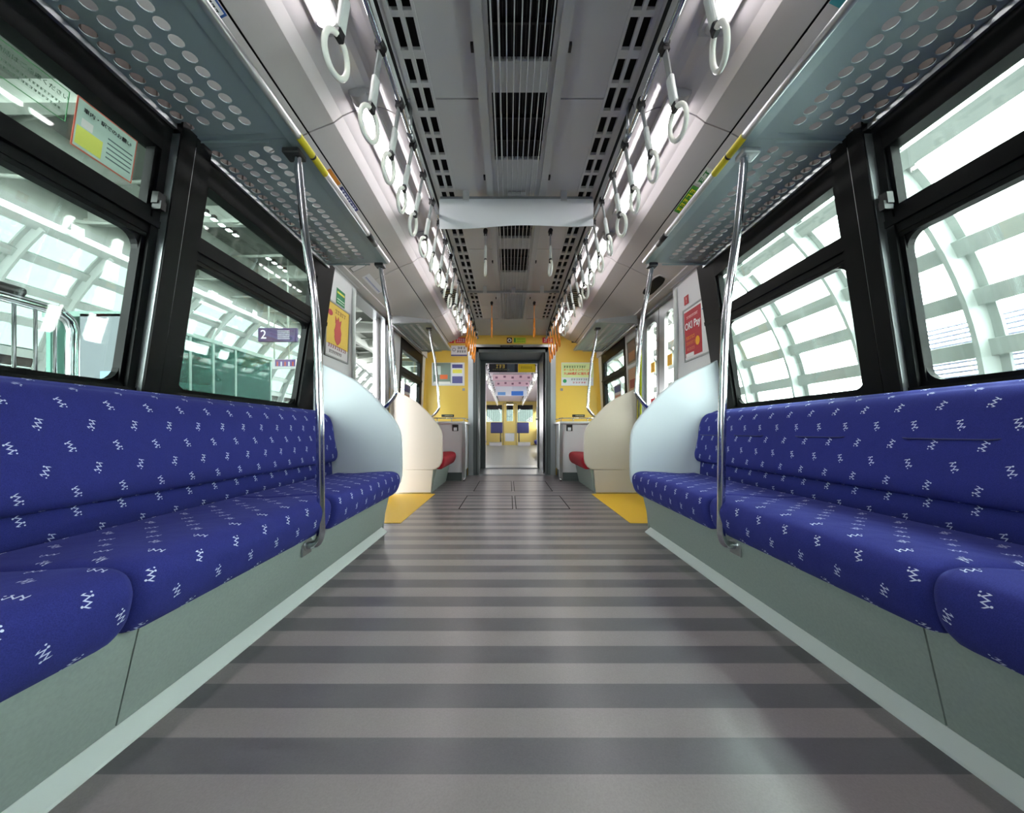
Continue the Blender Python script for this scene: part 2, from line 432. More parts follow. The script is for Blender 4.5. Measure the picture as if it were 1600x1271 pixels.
for k in range(24):
    x = -.14 + .28 * (k + .5) / 24; m_.box(x - .002, x + .002, 3.95, 4.95, 2.254, 2.263)
sub('ribbed_panel', M['alu'], ac, m_)
for y in (1.45, 2.2, 3.3, 4.2):
    for sx in (-1, 1): sub('latch', M['clip'], ac, MB().box(sx * .20 - .006, sx * .20 + .006, y, y + .03, 2.255, 2.27))

# ---------------------------------------------------------------- lamps
def lamp(sx, y0, y1, label, group, name='ceiling_lamp'):
    x, z = .722, 2.196
    t = thing(name, label, 'ceiling lamp', (sx * x, (y0 + y1) / 2, z), group)
    prof = [(x + .032 * math.cos(a), z + .004 - .020 * math.sin(a)) for a in [math.pi * k / 10 for k in range(11)]]
    m_ = MB().prism([(sx * p[0], p[1]) for p in prof], y0, y1, smooth=True); sub('tube', M['lamp'], t, m_)
    m_ = MB().box(*sorted((sx * (x - .05), sx * (x + .045))), y0 - .05, y1 + .05, z + .0045, z + .03); sub('housing', M['lampend'], t, m_)
    for a, b in ((y0 - .06, y0), (y1, y1 + .03)):
        prof = [(x + .036 * math.cos(q), z + .004 - .024 * math.sin(q)) for q in [math.pi * k / 8 for k in range(9)]]
        sub('end_cap', M['lampend'], t, MB().prism([(sx * p[0], p[1]) for p in prof], a, b - .001))
    return t
for sx in (-1, 1):
    lamp(sx, -1.3, -.2, 'lit tube lamp at the near end of the %s cove, outside the picture' % SIDE[sx], None)
    for i, (a, b) in enumerate(((.42, 1.32), (1.65, 2.45), (2.80, 3.71), (4.41, 5.38))):
        lamp(sx, a, b, 'lit white tube lamp in the %s cove, %s along the ceiling' % (SIDE[sx], ORD[i]), 'tube lamps in the coves')
    t = thing('ceiling_vent', 'black slatted vent in the %s cove between two lamps' % SIDE[sx], 'vent', (sx * .70, 4.1, 2.15), 'cove vents')
    sub('backing', M['dark'], t, MB().sheet([(.615, 2.211), (.66, 2.222), (.73, 2.218), (.785, 2.204)], 3.86, 4.34, .002, sx))
    for k in range(9): sub('slat', M['alu'], t, MB().sheet([(.615, 2.201), (.66, 2.212), (.73, 2.208), (.785, 2.194)], 3.86 + .057 * k, 3.876 + .057 * k, .006, sx))

# ---------------------------------------------------------------- strap rails and hand straps
RX, RZ = .52, 2.11
for sx in (-1, 1):
    t = thing('strap_rail', 'polished steel bar carrying the %s row of hand straps' % SIDE[sx], 'handrail', (sx * RX, 2, RZ))
    sub('bar', M['steel'], t, MB().tube([(sx * RX, -1.2, RZ), (sx * RX, 5.45, RZ)], .011))
    for y in (.3, 1.72, 3.05, 4.25, 5.4):
        m_ = MB().tube([(sx * RX, y, RZ), (sx * RX, y, ZC - .03), (sx * (RX + .012), y, ZC)], .007)
        m_.tube([(sx * RX, y - .022, RZ), (sx * RX, y + .022, RZ)], .016); pass
        sub('hanger', M['alu'], t, m_)
def strap_proto(kind):
    long = .07 if kind == 'orange' else 0
    t = thing('hand_strap', 'x', 'hand strap', (0, 0, 0))
    a, b, c, d = (M['orange'],) * 4 if kind == 'orange' else (M['strap'], M['sleeve'], M['ring'], M['clip'])
    m_ = MB().tube([(0, -.016, 0), (0, .016, 0)], .0165); m_.box(-.012, .012, -.014, .014, -.028, -.010); m_.build('clip', d if kind != 'orange' else M['clip'], t)
    m_ = MB().rbox(-.004, .004, -.013, .013, -.145 - long, -.02, .002, 1); m_.build('webbing', a, t)
    m_ = MB().rbox(-.009, .009, -.0165, .0165, -.215 - long, -.115 - long, .006, 2); m_.build('sleeve', b, t)
    m_ = MB().rbox(-.010, .010, -.014, .014, -.243 - long, -.212 - long, .004, 1); m_.build('buckle', M['clip'] if kind != 'orange' else a, t)
    m_ = MB().torus((0, 0, -.285 - long), .0525, .0088); m_.build('ring', c, t)
    return t
protos = {'grey': strap_proto('grey'), 'orange': strap_proto('orange')}; used = set()
def put_strap(kind, x, y, z, lean, label, group, rz=0.0):
    if kind not in used: o = protos[kind]; used.add(kind)
    else: o = copy_tree(protos[kind])
    o.location = (x, y, z); o.rotation_euler = (0, lean, rz); o['label'] = label; o['group'] = group
    return o
ys = [1.075, 1.317, 1.547, 1.763, 1.97, 2.20, 2.42, 2.66, 2.9, 3.14, 3.38, 3.62, 3.84, 4.04]
for sx in (-1, 1):
    for i, y in enumerate(ys):
        put_strap('grey', sx * RX, y, RZ, sx * R(-10 + random.uniform(-1.5, 1.5)), 'grey strap with ivory ring on the %s rail, %s along' % (SIDE[sx], ORD[i]), 'ivory ring straps', R(random.uniform(-14, 14)))
    for i, y in enumerate([4.26, 4.50, 4.74, 4.98, 5.22]):
        put_strap('orange', sx * RX, y, RZ, sx * R(-5), 'orange strap and ring on the %s rail by the end seats, %s orange one' % (SIDE[sx], ORD[i]), 'orange priority straps', R(random.uniform(-3, 3)))
for sx in (-1, 1):
    put_strap('grey', sx * .25 + (0.02), 2.76, 2.235, 0, 'ivory ring strap hanging from mid ceiling behind the banner, %s one' % SIDE[sx], 'straps across the ceiling', R(6))
    put_strap('orange', sx * .255, 4.3, 2.235, 0, 'orange strap hanging from mid ceiling before the end, %s one' % SIDE[sx], 'orange straps across the ceiling', R(4))
m_ = MB()
# ---------------------------------------------------------------- banner and transverse bars
t = thing('hanging_banner', 'blank white paper banner hung across the ceiling', 'banner', (0, 2.36, 2.2))
m_ = MB().box(-.50, .50, 2.352, 2.368, 2.185, 2.235)
sub('holder_bar', M['alu'], t, m_)
for x in (-.33, .31): sub('clamp', M['lin2'], t, MB().box(x - .02, x + .02, 2.34, 2.375, 2.20, 2.268))
sub('clamp', M['lin2'], t, MB().box(-.06, .06, 2.34, 2.372, 2.235, 2.258))
b = MB(); N = 40; rows = 6; th = .0012
grid = {}
for i in range(N + 1):
    u = i / N; x = -.505 + 1.01 * u
    for j in range(rows + 1):
        v = j / rows
        y = 2.345 - .014 * math.sin(math.pi * v * .6) * (.5 + .5 * math.cos(2 * math.pi * (u - .5))) + .012 * math.sin(9 * u) * v
        z = 2.215 - .175 * v - .022 * (1 - u) * v + .002 * math.sin(9 * u) * v
        for k in (0, 1): grid[i, j, k] = b.b.verts.new((x, y + th * k, z))
for i in range(N):
    for j in range(rows):
        for k in (0, 1): b.b.faces.new([grid[i, j, k], grid[i + 1, j, k], grid[i + 1, j + 1, k], grid[i, j + 1, k]]).smooth = True
sub('sheet', M['paper'], t, b)
t = thing('banner_holder', 'empty metal banner bar across the ceiling over the doors', 'banner holder', (0, 3.9, 2.2))
sub('bar', M['alu'], t, MB().box(-.50, .50, 3.89, 3.905, 2.20, 2.222))
for x in (-.31, 0, .31): sub('clamp', M['lin2'], t, MB().box(x - .02, x + .02, 3.88, 3.915, 2.195, 2.268 if x else 2.258))

# ---------------------------------------------------------------- side walls
for sx in (-1, 1):
    m_ = MB()
    m_.box(*sorted((sx * 1.40, sx * 1.50)), -1.6, 3.10, -.02, .80)
    m_.box(*sorted((sx * 1.40, sx * 1.50)), 3.92, YB, -.02, .80)
    for y0, y1 in ((2.56, 3.10), (3.92, 4.38), (5.50, YB)): 
        wallbar(m_, sx, y0, y1, .79, 1.93, -.01, .05, 3)
    m_.box(*sorted((sx * 1.32, sx * 1.50)), -1.6, 2.5, 1.86, 2.36); m_.box(*sorted((sx * 1.345, sx * 1.50)), 2.5, 3.10, 1.93, 2.36)
    m_.box(*sorted((sx * 1.345, sx * 1.50)), 3.92, YB, 1.86, 2.36)
    m_.box(*sorted((sx * 1.345, sx * 1.50)), 3.10, 3.92, 1.955, 2.36)
    struct(m_.build('wall_' + SIDE[sx], M['white']), 'white %s side wall of the car' % SIDE[sx], 'wall')
    # door header soffit box
    m_ = MB().prism([(sx * 1.30, 1.94), (sx * 1.42, 1.92), (sx * 1.42, 1.95), (sx * 1.31, 1.97)], 2.52, 4.4)
    struct(m_.build('trim_%d' % (10 if sx < 0 else 11), M['panel']))
    # windows
    def window(nm, yy0, yy1, panes, label, blind=True):
        wdw = thing(nm, label, 'window', (sx * 1.42, (yy0 + yy1) / 2, .83), kind='structure')
        m_ = MB()
        wallbar(m_, sx, yy0, yy1, .79, .854, -.025, .045); wallbar(m_, sx, yy0, yy1, 1.72, 1.86, -.012, .045)
        wallbar(m_, sx, yy0, yy1, 1.415, 1.51, -.008, .045)
        wallbar(m_, sx, yy0, yy1, 1.445, 1.47, -.02, .0)
        ed = [yy0] + [e for p in panes for e in p] + [yy1]
        for a, b in zip(ed[::2], ed[1::2]): 
            if b - a > .005: wallbar(m_, sx, a, b, .80, 1.80, -.012, .045, 1)
        for a, b in panes:                          # inner lips round every pane
            wallbar(m_, sx, a, b, .854, .872, -.004, .03); wallbar(m_, sx, a, b, 1.40, 1.415, -.004, .03)
            wallbar(m_, sx, a, a + .014, .86, 1.72, -.002, .03, 1); wallbar(m_, sx, b - .014, b, .86, 1.72, -.002, .03, 1)
            # rounded corners of the lower pane
            for (yc, dy) in ((a + .014, 1), (b - .014, -1)):
                for (zc, dz) in ((.872, 1), (1.40, -1)):
                    r = .05; pts = [(yc, zc)] + [(yc + dy * (r - r * math.sin(q)), zc + dz * (r - r * math.cos(q))) for q in [math.pi / 2 * k / 5 for k in range(6)]]
                    A = [m_.b.verts.new((sx * (WX(z, yy0) + .005), y, z)) for y, z in pts]; B = [m_.b.verts.new((sx * (WX(z, yy0) + .03), y, z)) for y, z in pts]
                    m_.b.faces.new(A); m_.b.faces.new(B[::-1])
                    for k in range(len(pts)): m_.b.faces.new((A[k], B[k], B[(k + 1) % len(pts)], A[(k + 1) % len(pts)]))
        sub('window_frame', M['black'], wdw, m_)
        for a, b in panes:
            for z0, z1 in ((.86, 1.44), (1.50, 1.73)):
                sub('pane', M['glassL'], wdw, wallbar(MB(), sx, a, b, z0, z1, .028, .033))
        return wdw
    wd = window('window_%d' % (1 if sx < 0 else 4), -1.5, 1.40, [(-.9, 1.305)], 'wide black-framed window with a sliding upper pane, nearest on the %s' % SIDE[sx])
    window('window_%d' % (2 if sx < 0 else 5), 1.40, 2.56, [(1.505, 2.37)], 'narrower black-framed window before the door on the %s' % SIDE[sx])
    window('window_%d' % (3 if sx < 0 else 6), 4.38, 5.50, [(4.46, 5.40)], 'black-framed window above the end seats on the %s' % SIDE[sx])
    # pillar between windows
    p = thing('window_pillar', 'glossy black pillar with blind guides between the %s windows' % SIDE[sx], 'pillar', (sx * 1.42, 1.4, .83))
    m_ = wallbar(MB(), sx, 1.335, 1.395, .81, 1.85, -.045, -.012, 1); wallbar(m_, sx, 1.402, 1.47, .81, 1.85, -.040, -.012, 1); wallbar(m_, sx, 1.39, 1.41, .81, 1.85, -.03, -.012, 1)
    sub('post', M['black'], p, m_)
    sub('groove_trim', M['alu'], p, wallbar(wallbar(MB(), sx, 1.3965, 1.4005, .83, 1.80, -.042, -.03, 1), sx, 1.333, 1.3345, .83, 1.80, -.04, -.012, 1))
    m_ = wallbar(wallbar(MB(), sx, 1.295, 1.325, 1.52, 1.56, -.035, -.012), sx, 1.30, 1.32, 1.50, 1.53, -.045, -.012)
    sub('latch', M['clip'], p, m_)

# ---------------------------------------------------------------- doors
# left: open door, leaves slid into the wall, only edges show
for sx in (-1, 1):
    d = thing('door_%d' % (1 if sx < 0 else 2), ('open sliding side door on the left with silver edge posts', 'closed double sliding door with rounded windows on the right')[sx > 0], 'door', (sx * 1.44, 3.5, 0), kind='structure')
    m_ = MB()
    for y0, y1 in ((3.085, 3.125), (3.885, 3.925)):
        m_.box(*sorted((sx * 1.392, sx * 1.52)), y0, y1, 0, 1.93)
    m_.box(*sorted((sx * 1.38, sx * 1.52)), 3.10, 3.92, 1.90, 1.96)
    sub('door_frame', M['alu'], d, m_)
    sub('threshold', M['alu'], d, MB().box(*sorted((sx * 1.36, sx * 1.56)), 3.12, 3.89, 0, .006))
    if sx < 0:
        for y0, y1 in ((3.86, 3.885),):
            sub('door_leaf_edge', M['white'], d, MB().box(-1.475, -1.44, y0, y1, .006, 1.90))
            sub('rubber_seal', M['clip'], d, MB().box(-1.47, -1.445, y0 - .02, y0, .006, 1.90))
    else:
        for k, (y0, y1) in enumerate(((3.126, 3.498), (3.502, 3.884))):
            ya, yb = (3.175, 3.375) if k == 0 else (3.56, 3.80)
            m_ = MB()
            m_.box(1.415, 1.45, y0, ya, .007, 1.899); m_.box(1.415, 1.45, yb, y1, .007, 1.899)
            m_.box(1.415, 1.45, ya, yb, .007, .72); m_.box(1.415, 1.45, ya, yb, 1.80, 1.899)
            r = .06
            for (yc, dy) in ((ya, 1), (yb, -1)):
                for (zc, dz) in ((.72, 1), (1.80, -1)):
                    pts = [(yc, zc)] + [(yc + dy * (r - r * math.sin(q)), zc + dz * (r - r * math.cos(q))) for q in [math.pi / 2 * j / 6 for j in range(7)]]
                    m_.prism(pts, 1.416, 1.449, 'X')
            lf = sub('door_leaf', M['alu'], d, m_)
            m_ = MB().box(1.430, 1.434, ya, yb, .72, 1.80); L = Vector(d.location); m_.tf(lambda c: c - L)
            m_.build('pane', M['glassD'], lf)
            for (y, z, h, col, nm) in ((ya + .07, 1.30, .10, (232, 170, 40), 'door_sticker'), (ya + .07, .98, .05, (214, 40, 50), 'door_sticker')):
                m_ = MB().box(1.425, 1.429, y, y + .09, z, z + h); m_.tf(lambda c: c - L); m_.build(nm, flat(col), lf)
        sub('rubber_seal', M['clip'], d, MB().box(1.413, 1.451, 3.496, 3.504, .007, 1.90))
        sub('warning_strip', flat((200, 214, 30)), d, MB().box(1.385, 1.391, 3.884, 3.926, .02, 1.88))
    # vertical grab bar near the door
    gb = thing('grab_bar', 'pale vertical grab bar beside the %s door, near side' % SIDE[sx], 'grab bar', (sx * 1.345, 3.06, .8), 'door side grab bars')
    sub('bar', M['sleeve'], gb, MB().tube([(sx * 1.362, 3.03, .7), (sx * 1.362, 3.03, 1.87), (sx * 1.366, 3.03, 1.89), (sx * 1.385, 3.03, 1.90)], .017))
    sub('bracket', M['alu'], gb, MB().tube([(sx * 1.362, 3.03, .72), (sx * 1.41, 3.03, .72)], .012))
    gb = thing('grab_bar', 'steel vertical grab bar beside the %s door, far side' % SIDE[sx], 'grab bar', (sx * 1.345, 3.93, .8), 'door side grab bars')
    sub('bar', M['steel'], gb, MB().tube([(sx * 1.362, 3.94, .7), (sx * 1.362, 3.94, 1.87), (sx * 1.366, 3.94, 1.89), (sx * 1.385, 3.94, 1.90)], .014))
    sub('bracket', M['alu'], gb, MB().tube([(sx * 1.362, 3.94, .72), (sx * 1.41, 3.94, .72)], .012))

# ---------------------------------------------------------------- benches
SEAT = [(.872, .262), (.845, .268), (.822, .30), (.810, .345), (.810, .375), (.822, .400), (.85, .415), (.90, .420), (1.0, .414), (1.12, .405), (1.26, .40), (1.26, .30), (1.0, .27)]
BACK = [(1.38, .808), (1.33, .818), (1.30, .812), (1.275, .785), (1.255, .73), (1.24, .65), (1.228, .57), (1.222, .535), (1.228, .50), (1.25, .485), (1.30, .48), (1.38, .48)]
def resample(prof, sub_n=3):                      # Catmull-Rom smoothing of a closed profile
    out = []; n = len(prof)
    for i in range(n):
        p0, p1, p2, p3 = (Vector(prof[(i + k - 1) % n]) for k in range(4))
        for j in range(sub_n):
            t = j / sub_n
            out.append(tuple(.5 * ((2 * p1) + (-p0 + p2) * t + (2 * p0 - 5 * p1 + 4 * p2 - p3) * t * t + (-p0 + 3 * p1 - 3 * p2 + p3) * t ** 3)))
    return out
SEATs, BACKs = resample(SEAT), resample(BACK)
for sx in (-1, 1):
    bn = thing('bench_seat', 'long blue patterned bench along the %s windows' % SIDE[sx], 'bench', (sx * 1.1, 1, 0))
    for y0, y1 in ((-1.4, .738), (.743, 1.555), (1.56, 2.473)):
        sub('seat_cushion', M['blue'], bn, MB().cushion(SEATs if y1 < 2 else [(x - .014 if x < 1 else x, z) for x, z in SEATs], y0, y1, sx, .022 if y1 < 2 else .012))
    bk = sub('backrest', M['blue'], bn, MB().cushion(BACKs, -1.4, 2.47, sx, .022, uoff=.03))
    sub('lower_back', M['blue'], bn, MB().cushion([(1.262, .50), (1.256, .39), (1.37, .38), (1.37, .50)], -1.4, 2.465, sx, .01))
    if sx > 0:
        m_ = MB()
        for y in (.62, 1.06, 1.5, 1.94, 2.3):
            m_.tube([(sx * 1.249, y - .13, .672), (sx * 1.2405, y - .10, .668), (sx * 1.2405, y + .10, .668), (sx * 1.249, y + .13, .672)], .0028, 6)
        L = Vector(bn.location); m_.tf(lambda c: c - L); m_.build('stitched_seam', M['navy'], bk)
    for k, (y0, y1) in enumerate(((-1.4, .795), (.799, 2.47))):
        m_ = MB().prism([(sx * .868, .275), (sx * .925, .03), (sx * .945, .03), (sx * .89, .275)], y0, y1); sub('skirt_panel', M['skirt'], bn, m_)
    sub('underframe', M['clip'], bn, MB().box(*sorted((sx * .96, sx * 1.37)), -1.39, 2.46, .02, .26))
    sub('kick_trim', pbr('pale_base_strip', (206, 214, 212), .4), bn, MB().prism([(sx * .885, 0), (sx * .95, 0), (sx * .95, .034), (sx * .922, .034), (sx * .887, .006)], -1.4, 2.462))
    # end bench, red priority seat
    bn = thing('bench_seat', 'short red bench between the cream partition and the cabinet on the %s' % SIDE[sx], 'bench', (sx * 1.1, 4.5, 0), 'red end benches')
    sub('seat_cushion', M['red'], bn, MB().cushion([(x - .03, z) for x, z in SEATs], 4.06, 4.98, sx, .022))
    sub('backrest', M['red'], bn, MB().cushion(BACKs, 4.06, 4.98, sx, .022))
    sub('skirt_panel', M['skirt'], bn, MB().prism([(sx * .868, .275), (sx * .925, 0), (sx * 1.3, 0), (sx * 1.3, .275)], 4.062, 4.985))

# ---------------------------------------------------------------- partitions
PO = [(1.40, 1.19), (1.33, 1.155), (1.22, 1.105), (1.107, 1.045), (1.0, .955), (.916, .865), (.86, .80), (.822, .743), (.802, .70), (.794, .66), (.790, .60), (.788, .45), (.790, .39), (.80, .34), (.83, .295), (.87, .27), (.92, .262), (1.40, .262)]
for sx in (-1, 1):
    for k, (y0, y1, mat, matn, lab) in enumerate(((2.475, 2.505, M['part'], 'white', 'white curved partition at the end of the long %s bench'), (4.0, 4.03, M['cream'], 'cream', 'cream curved partition before the red %s end seat'))):
        t = thing('seat_partition', lab % SIDE[sx], 'partition', (sx * 1.1, y0, 0))
        m_ = MB(); poly = PO
        n = len(poly); b_ = m_.b
        cxp, czp = 1.12, .62
        def ring(y, inset):
            out = []
            for x, z in poly:
                d = Vector((x - cxp, z - czp)); l = d.length
                q = (l - inset) / l if x < 1.39 else 1
                out.append(b_.verts.new((sx * (cxp + d.x * q), y, czp + d.y * q)))
            return out
        rs = [ring(y0, .012), ring(y0 + .004, .003), ring(y0 + .010, 0), ring(y1 - .010, 0), ring(y1 - .004, .003), ring(y1, .012)]
        b_.faces.new(rs[0]); b_.faces.new(rs[-1][::-1])
        for A, B in zip(rs, rs[1:]):
            for i in range(n): b_.faces.new((A[i], A[(i + 1) % n], B[(i + 1) % n], B[i]))
        sub('panel', mat, t, m_)
        sub('base_box', M['skirt'] if k == 0 else M['cream'], t, MB().prism([(sx * .90, .262), (sx * .925, .01), (sx * 1.40, .01), (sx * 1.40, .262)], y0 + .002, y1))
        if k: sub('base_strip', M['steel'], t, MB().box(*sorted((sx * .92, sx * 1.38)), y0 - .012, y0 + .001, 0, .014))

# ---------------------------------------------------------------- poles
def smooth_path(pts, n=6):
    out = []; P = [Vector(p) for p in pts]
    for i in range(len(P) - 1):
        p0 = P[max(i - 1, 0)]; p1, p2 = P[i], P[i + 1]; p3 = P[min(i + 2, len(P) - 1)]
        for j in range(n):
            t = j / n
            out.append(.5 * ((2 * p1) + (-p0 + p2) * t + (2 * p0 - 5 * p1 + 4 * p2 - p3) * t * t + (-p0 + 3 * p1 - 3 * p2 + p3) * t ** 3))
    out.append(P[-1]); return out
for sx in (-1, 1):
    y = 1.47
    t = thing('grab_pole', 'tall steel pole from the %s rack down to the bench front' % SIDE[sx], 'pole', (sx * .82, y, .22))
    pts = smooth_path([(sx * .918, y, 1.835), (sx * .908, y, 1.72), (sx * .885, y, 1.5), (sx * .852, y, 1.27), (sx * .836, y, 1.1), (sx * .826, y, .8), (sx * .822, y, .5), (sx * .820, y, .30),
                       (sx * .823, y, .262), (sx * .835, y, .235), (sx * .86, y, .225), (sx * .885, y, .225)])
    sub('tube', M['steel'], t, MB().tube(pts, .0155, 16))
    sub('top_bracket', M['clip'] if sx < 0 else M['alu'], t, MB().rbox(*sorted((sx * .895, sx * .965)), y - .03, y + .03, 1.815, 1.838, .006).box(*sorted((sx * .91, sx * .93)), y - .012, y + .012, 1.80, 1.82))
    sub('foot_bracket', M['alu'], t, MB().rbox(*sorted((sx * .876, sx * .884)), y - .035, y + .035, .185, .255, .003).tube([(sx * .874, y, .225), (sx * .888, y, .225)], .024))
    for (y, lab) in ((2.45, 'steel pole curving from the %s rack to the white partition'), (3.96, 'short steel pole curving from the %s rack to the cream partition')):
        t = thing('grab_pole', lab % SIDE[sx], 'pole', (sx * .85, y, .85))
        pts = smooth_path([(sx * .93, y, 1.83), (sx * .90, y, 1.65), (sx * .866, y, 1.48), (sx * .838, y, 1.2), (sx * .826, y, 1.02), (sx * .822, y, .965), (sx * .835, y, .93), (sx * .875, y + .012, .885), (sx * .902, y + .03, .862)])
        sub('tube', M['steel'], t, MB().tube(pts, .0145, 14))
        sub('top_bracket', M['clip'], t, MB().rbox(*sorted((sx * .90, sx * .96)), y - .03, y + .03, 1.815, 1.836, .005))

# ---------------------------------------------------------------- luggage racks
def perforated(mb, sx, x0, cols, cw, y0, y1, dy, r, zf, th=.003, n=14):
    """columns of cells, every cell a quad ring round a round hole; zf(x) gives the height"""
    def cell(xc, yc, hx, hy):
        for top in (0, 1):
            I, O = [], []
            for k in range(n):
                a = 2 * math.pi * (k + .5) / n; c, s_ = math.cos(a), math.sin(a)
                m = max(abs(c) / hx, abs(s_) / hy)
                I.append((xc + r * c, yc + r * s_)); O.append((xc + c / m, yc + s_ / m))
            vi = [mb.b.verts.new((sx * x, y, zf(x) + th * top)) for x, y in I]; vo = [mb.b.verts.new((sx * x, y, zf(x) + th * top)) for x, y in O]
            for k in range(n):
                k2 = (k + 1) % n; mb.b.faces.new((vi[k], vi[k2], vo[k2], vo[k]))
            # corners
            for cxn, cyn in ((1, 1), (-1, 1), (-1, -1), (1, -1)):
                cand = sorted(range(n), key=lambda k: (O[k][0] - xc - cxn * hx) ** 2 + (O[k][1] - yc - cyn * hy) ** 2)
                on = [k for k in cand[:3]]
                a = next((k for k in on if abs(abs(O[k][0] - xc) - hx) < 1e-6), None); b = next((k for k in on if abs(abs(O[k][1] - yc) - hy) < 1e-6), None)
                if a is not None and b is not None and a != b:
                    cv = mb.b.verts.new((sx * (xc + cxn * hx), yc + cyn * hy, zf(xc + cxn * hx) + th * top)); mb.b.faces.new((vo[a], cv, vo[b]))
            if top == 0: low = vi
            else:
                for k in range(n):
                    k2 = (k + 1) % n; mb.b.faces.new((low[k], low[k2], vi[k2], vi[k]))
    for c in range(cols):
        xc = x0 + cw * (c + .5); off = (c * .42 % 1.0) * dy
        rows = int((y1 - y0 - off) / dy)
        a = y0 + off
        xa, xb = xc - cw / 2, xc + cw / 2
        def slab(ya, yb):
            if yb - ya > 1e-4:
                mb.hexa([Vector((sx * x, y, zf(x) + t)) for x in (xa, xb) for y in (ya, yb) for t in (0, th)])
        slab(y0, a); slab(a + rows * dy, y1)
        for i in range(rows): cell(xc, a + dy * (i + .5), cw / 2, dy / 2)
def rack(sx, y0, y1, panels, label, stickers=True):
    t = thing('luggage_rack', label, 'luggage rack', (sx * 1.1, (y0 + y1) / 2, 1.85))
    zf = lambda x: 1.855 - (x - .884) * .04
    for a, b in panels:
        m_ = MB()
        xs, cw, cols = .998, .074, 4
        perforated(m_, sx, xs, cols, cw, a + .03, b - .03, .0455, .0192, zf)
        for xa, xb, ya, yb in ((.90, xs, a, b), (xs + cw * cols, 1.305, a, b), (xs, xs + cw * cols, a, a + .03), (xs, xs + cw * cols, b - .03, b)):
            m_.hexa([Vector((sx * x, y, zf(x) + q)) for x in (xa, xb) for y in (ya + .0008, yb - .0008) for q in (0, .003)])
        sub('perforated_panel', M['rack'], t, m_)
        sub('hem', M['rack'], t, MB().box(*sorted((sx * 1.0, sx * 1.29)), b - .004, b - .002, 1.832, 1.842))
    m_ = MB().tube([(sx * .884, y0, 1.862), (sx * .884, y1, 1.862)], .0155, 14)
    sub('front_rail', M['alu'], t, m_)
    sub('front_lip', M['rack'], t, MB().sheet([(.886, 1.847), (.93, 1.850)], y0, y1, .003, sx))
    m_ = MB()
    for y in (y1 - .01, y0):
        m_.hexa([Vector((sx * x, yy, z)) for x in (.90, 1.31) for yy in (y, y + .008) for z in ((1.855, 1.885) if x < 1 else (1.84, 1.93))])
    sub('bracket', M['alu'], t, m_)
    m_ = MB().box(*sorted((sx * 1.298, sx * 1.306)), y0 + .02, y1 - .02, 1.853, 1.93)
    for q in range(int((y1 - y0) / .0455)): m_.box(*sorted((sx * 1.292, sx * 1.299)), y0 + .03 + .0455 * q, y0 + .045 + .0455 * q, 1.858, 1.92)
    sub('rear_grille', flat((92, 84, 80)), t, m_)
    m_ = MB()
    sub('wall_rail', M['alu'], t, MB().box(*sorted((sx * 1.285, sx * 1.31)), y0, y1, 1.818, 1.836))
    if stickers:
        s1 = MB().tube([(sx * .884, 1.415, 1.862), (sx * .884, 1.625, 1.862)], .0163, 14, cap=False); s1 = sub('warning_strip', flat((206, 190, 30)), t, s1)
        sub('warning_print', M['clip'], t, MB().tube([(sx * .884, 1.515, 1.862), (sx * .884, 1.525, 1.862)], .0166, 14, cap=False))
        sub('rail_clamp', M['clip'], t, MB().tube([(sx * .884, 2.12, 1.862), (sx * .884, 2.24, 1.862)], .0175, 12))
    return t
for sx in (-1, 1):
    rack(sx, -.9, 2.47, [(-.9, .1), (.1, 1.42), (1.42, 2.46)], 'long perforated grey luggage rack over the %s bench' % SIDE[sx])
    rack(sx, 3.80, 5.12, [(3.82, 5.10)], 'short perforated luggage rack over the %s end seat' % SIDE[sx], False)

# ---------------------------------------------------------------- flat signs and posters
def frame_mat(origin, right, up):
    right, up = Vector(right).normalized(), Vector(up).normalized(); back = up.cross(right)
    m = Matrix((right, back, up)).transposed().to_4x4(); m.translation = Vector(origin); return m
def wall_frame(sx, y, z, off=.004):
    a = math.atan(.155 if y < 2.5 else .04)
    up = (-sx * math.sin(a), 0, math.cos(a)); right = (0, -sx, 0)
    return frame_mat((sx * (WX(z, y) - .01 - off), y, z), right, up)
def plate(parent, name, x, z, wd, ht, mat, depth=.002, y=0.0):
    return MB().box(x - wd / 2, x + wd / 2, y - depth, y, z - ht / 2, z + ht / 2).build(name, mat, parent)
def bulk(x_px, y_px, Y=YB, dy=.004):                 # a point on the bulkhead measured from the picture, in metres
    return (CX + (x_px - 795) / F * Y, Y - dy, CZ + (675 - y_px) / F * Y)
def bsign(name, label, cat, x0, x1, y0, y1, mat, Y=YB, dy=.006, group=None, depth=.003):
    a, b = bulk(x0, y1, Y, dy), bulk(x1, y0, Y, dy)
    c = ((a[0] + b[0]) / 2, a[1], (a[2] + b[2]) / 2)
    t = thing(name, label, cat, c, group)
    plate(t, 'plate', 0, 0, b[0] - a[0], b[2] - a[2], mat, depth)
    t['wh'] = (b[0] - a[0], b[2] - a[2]); return t, b[0] - a[0], b[2] - a[2]

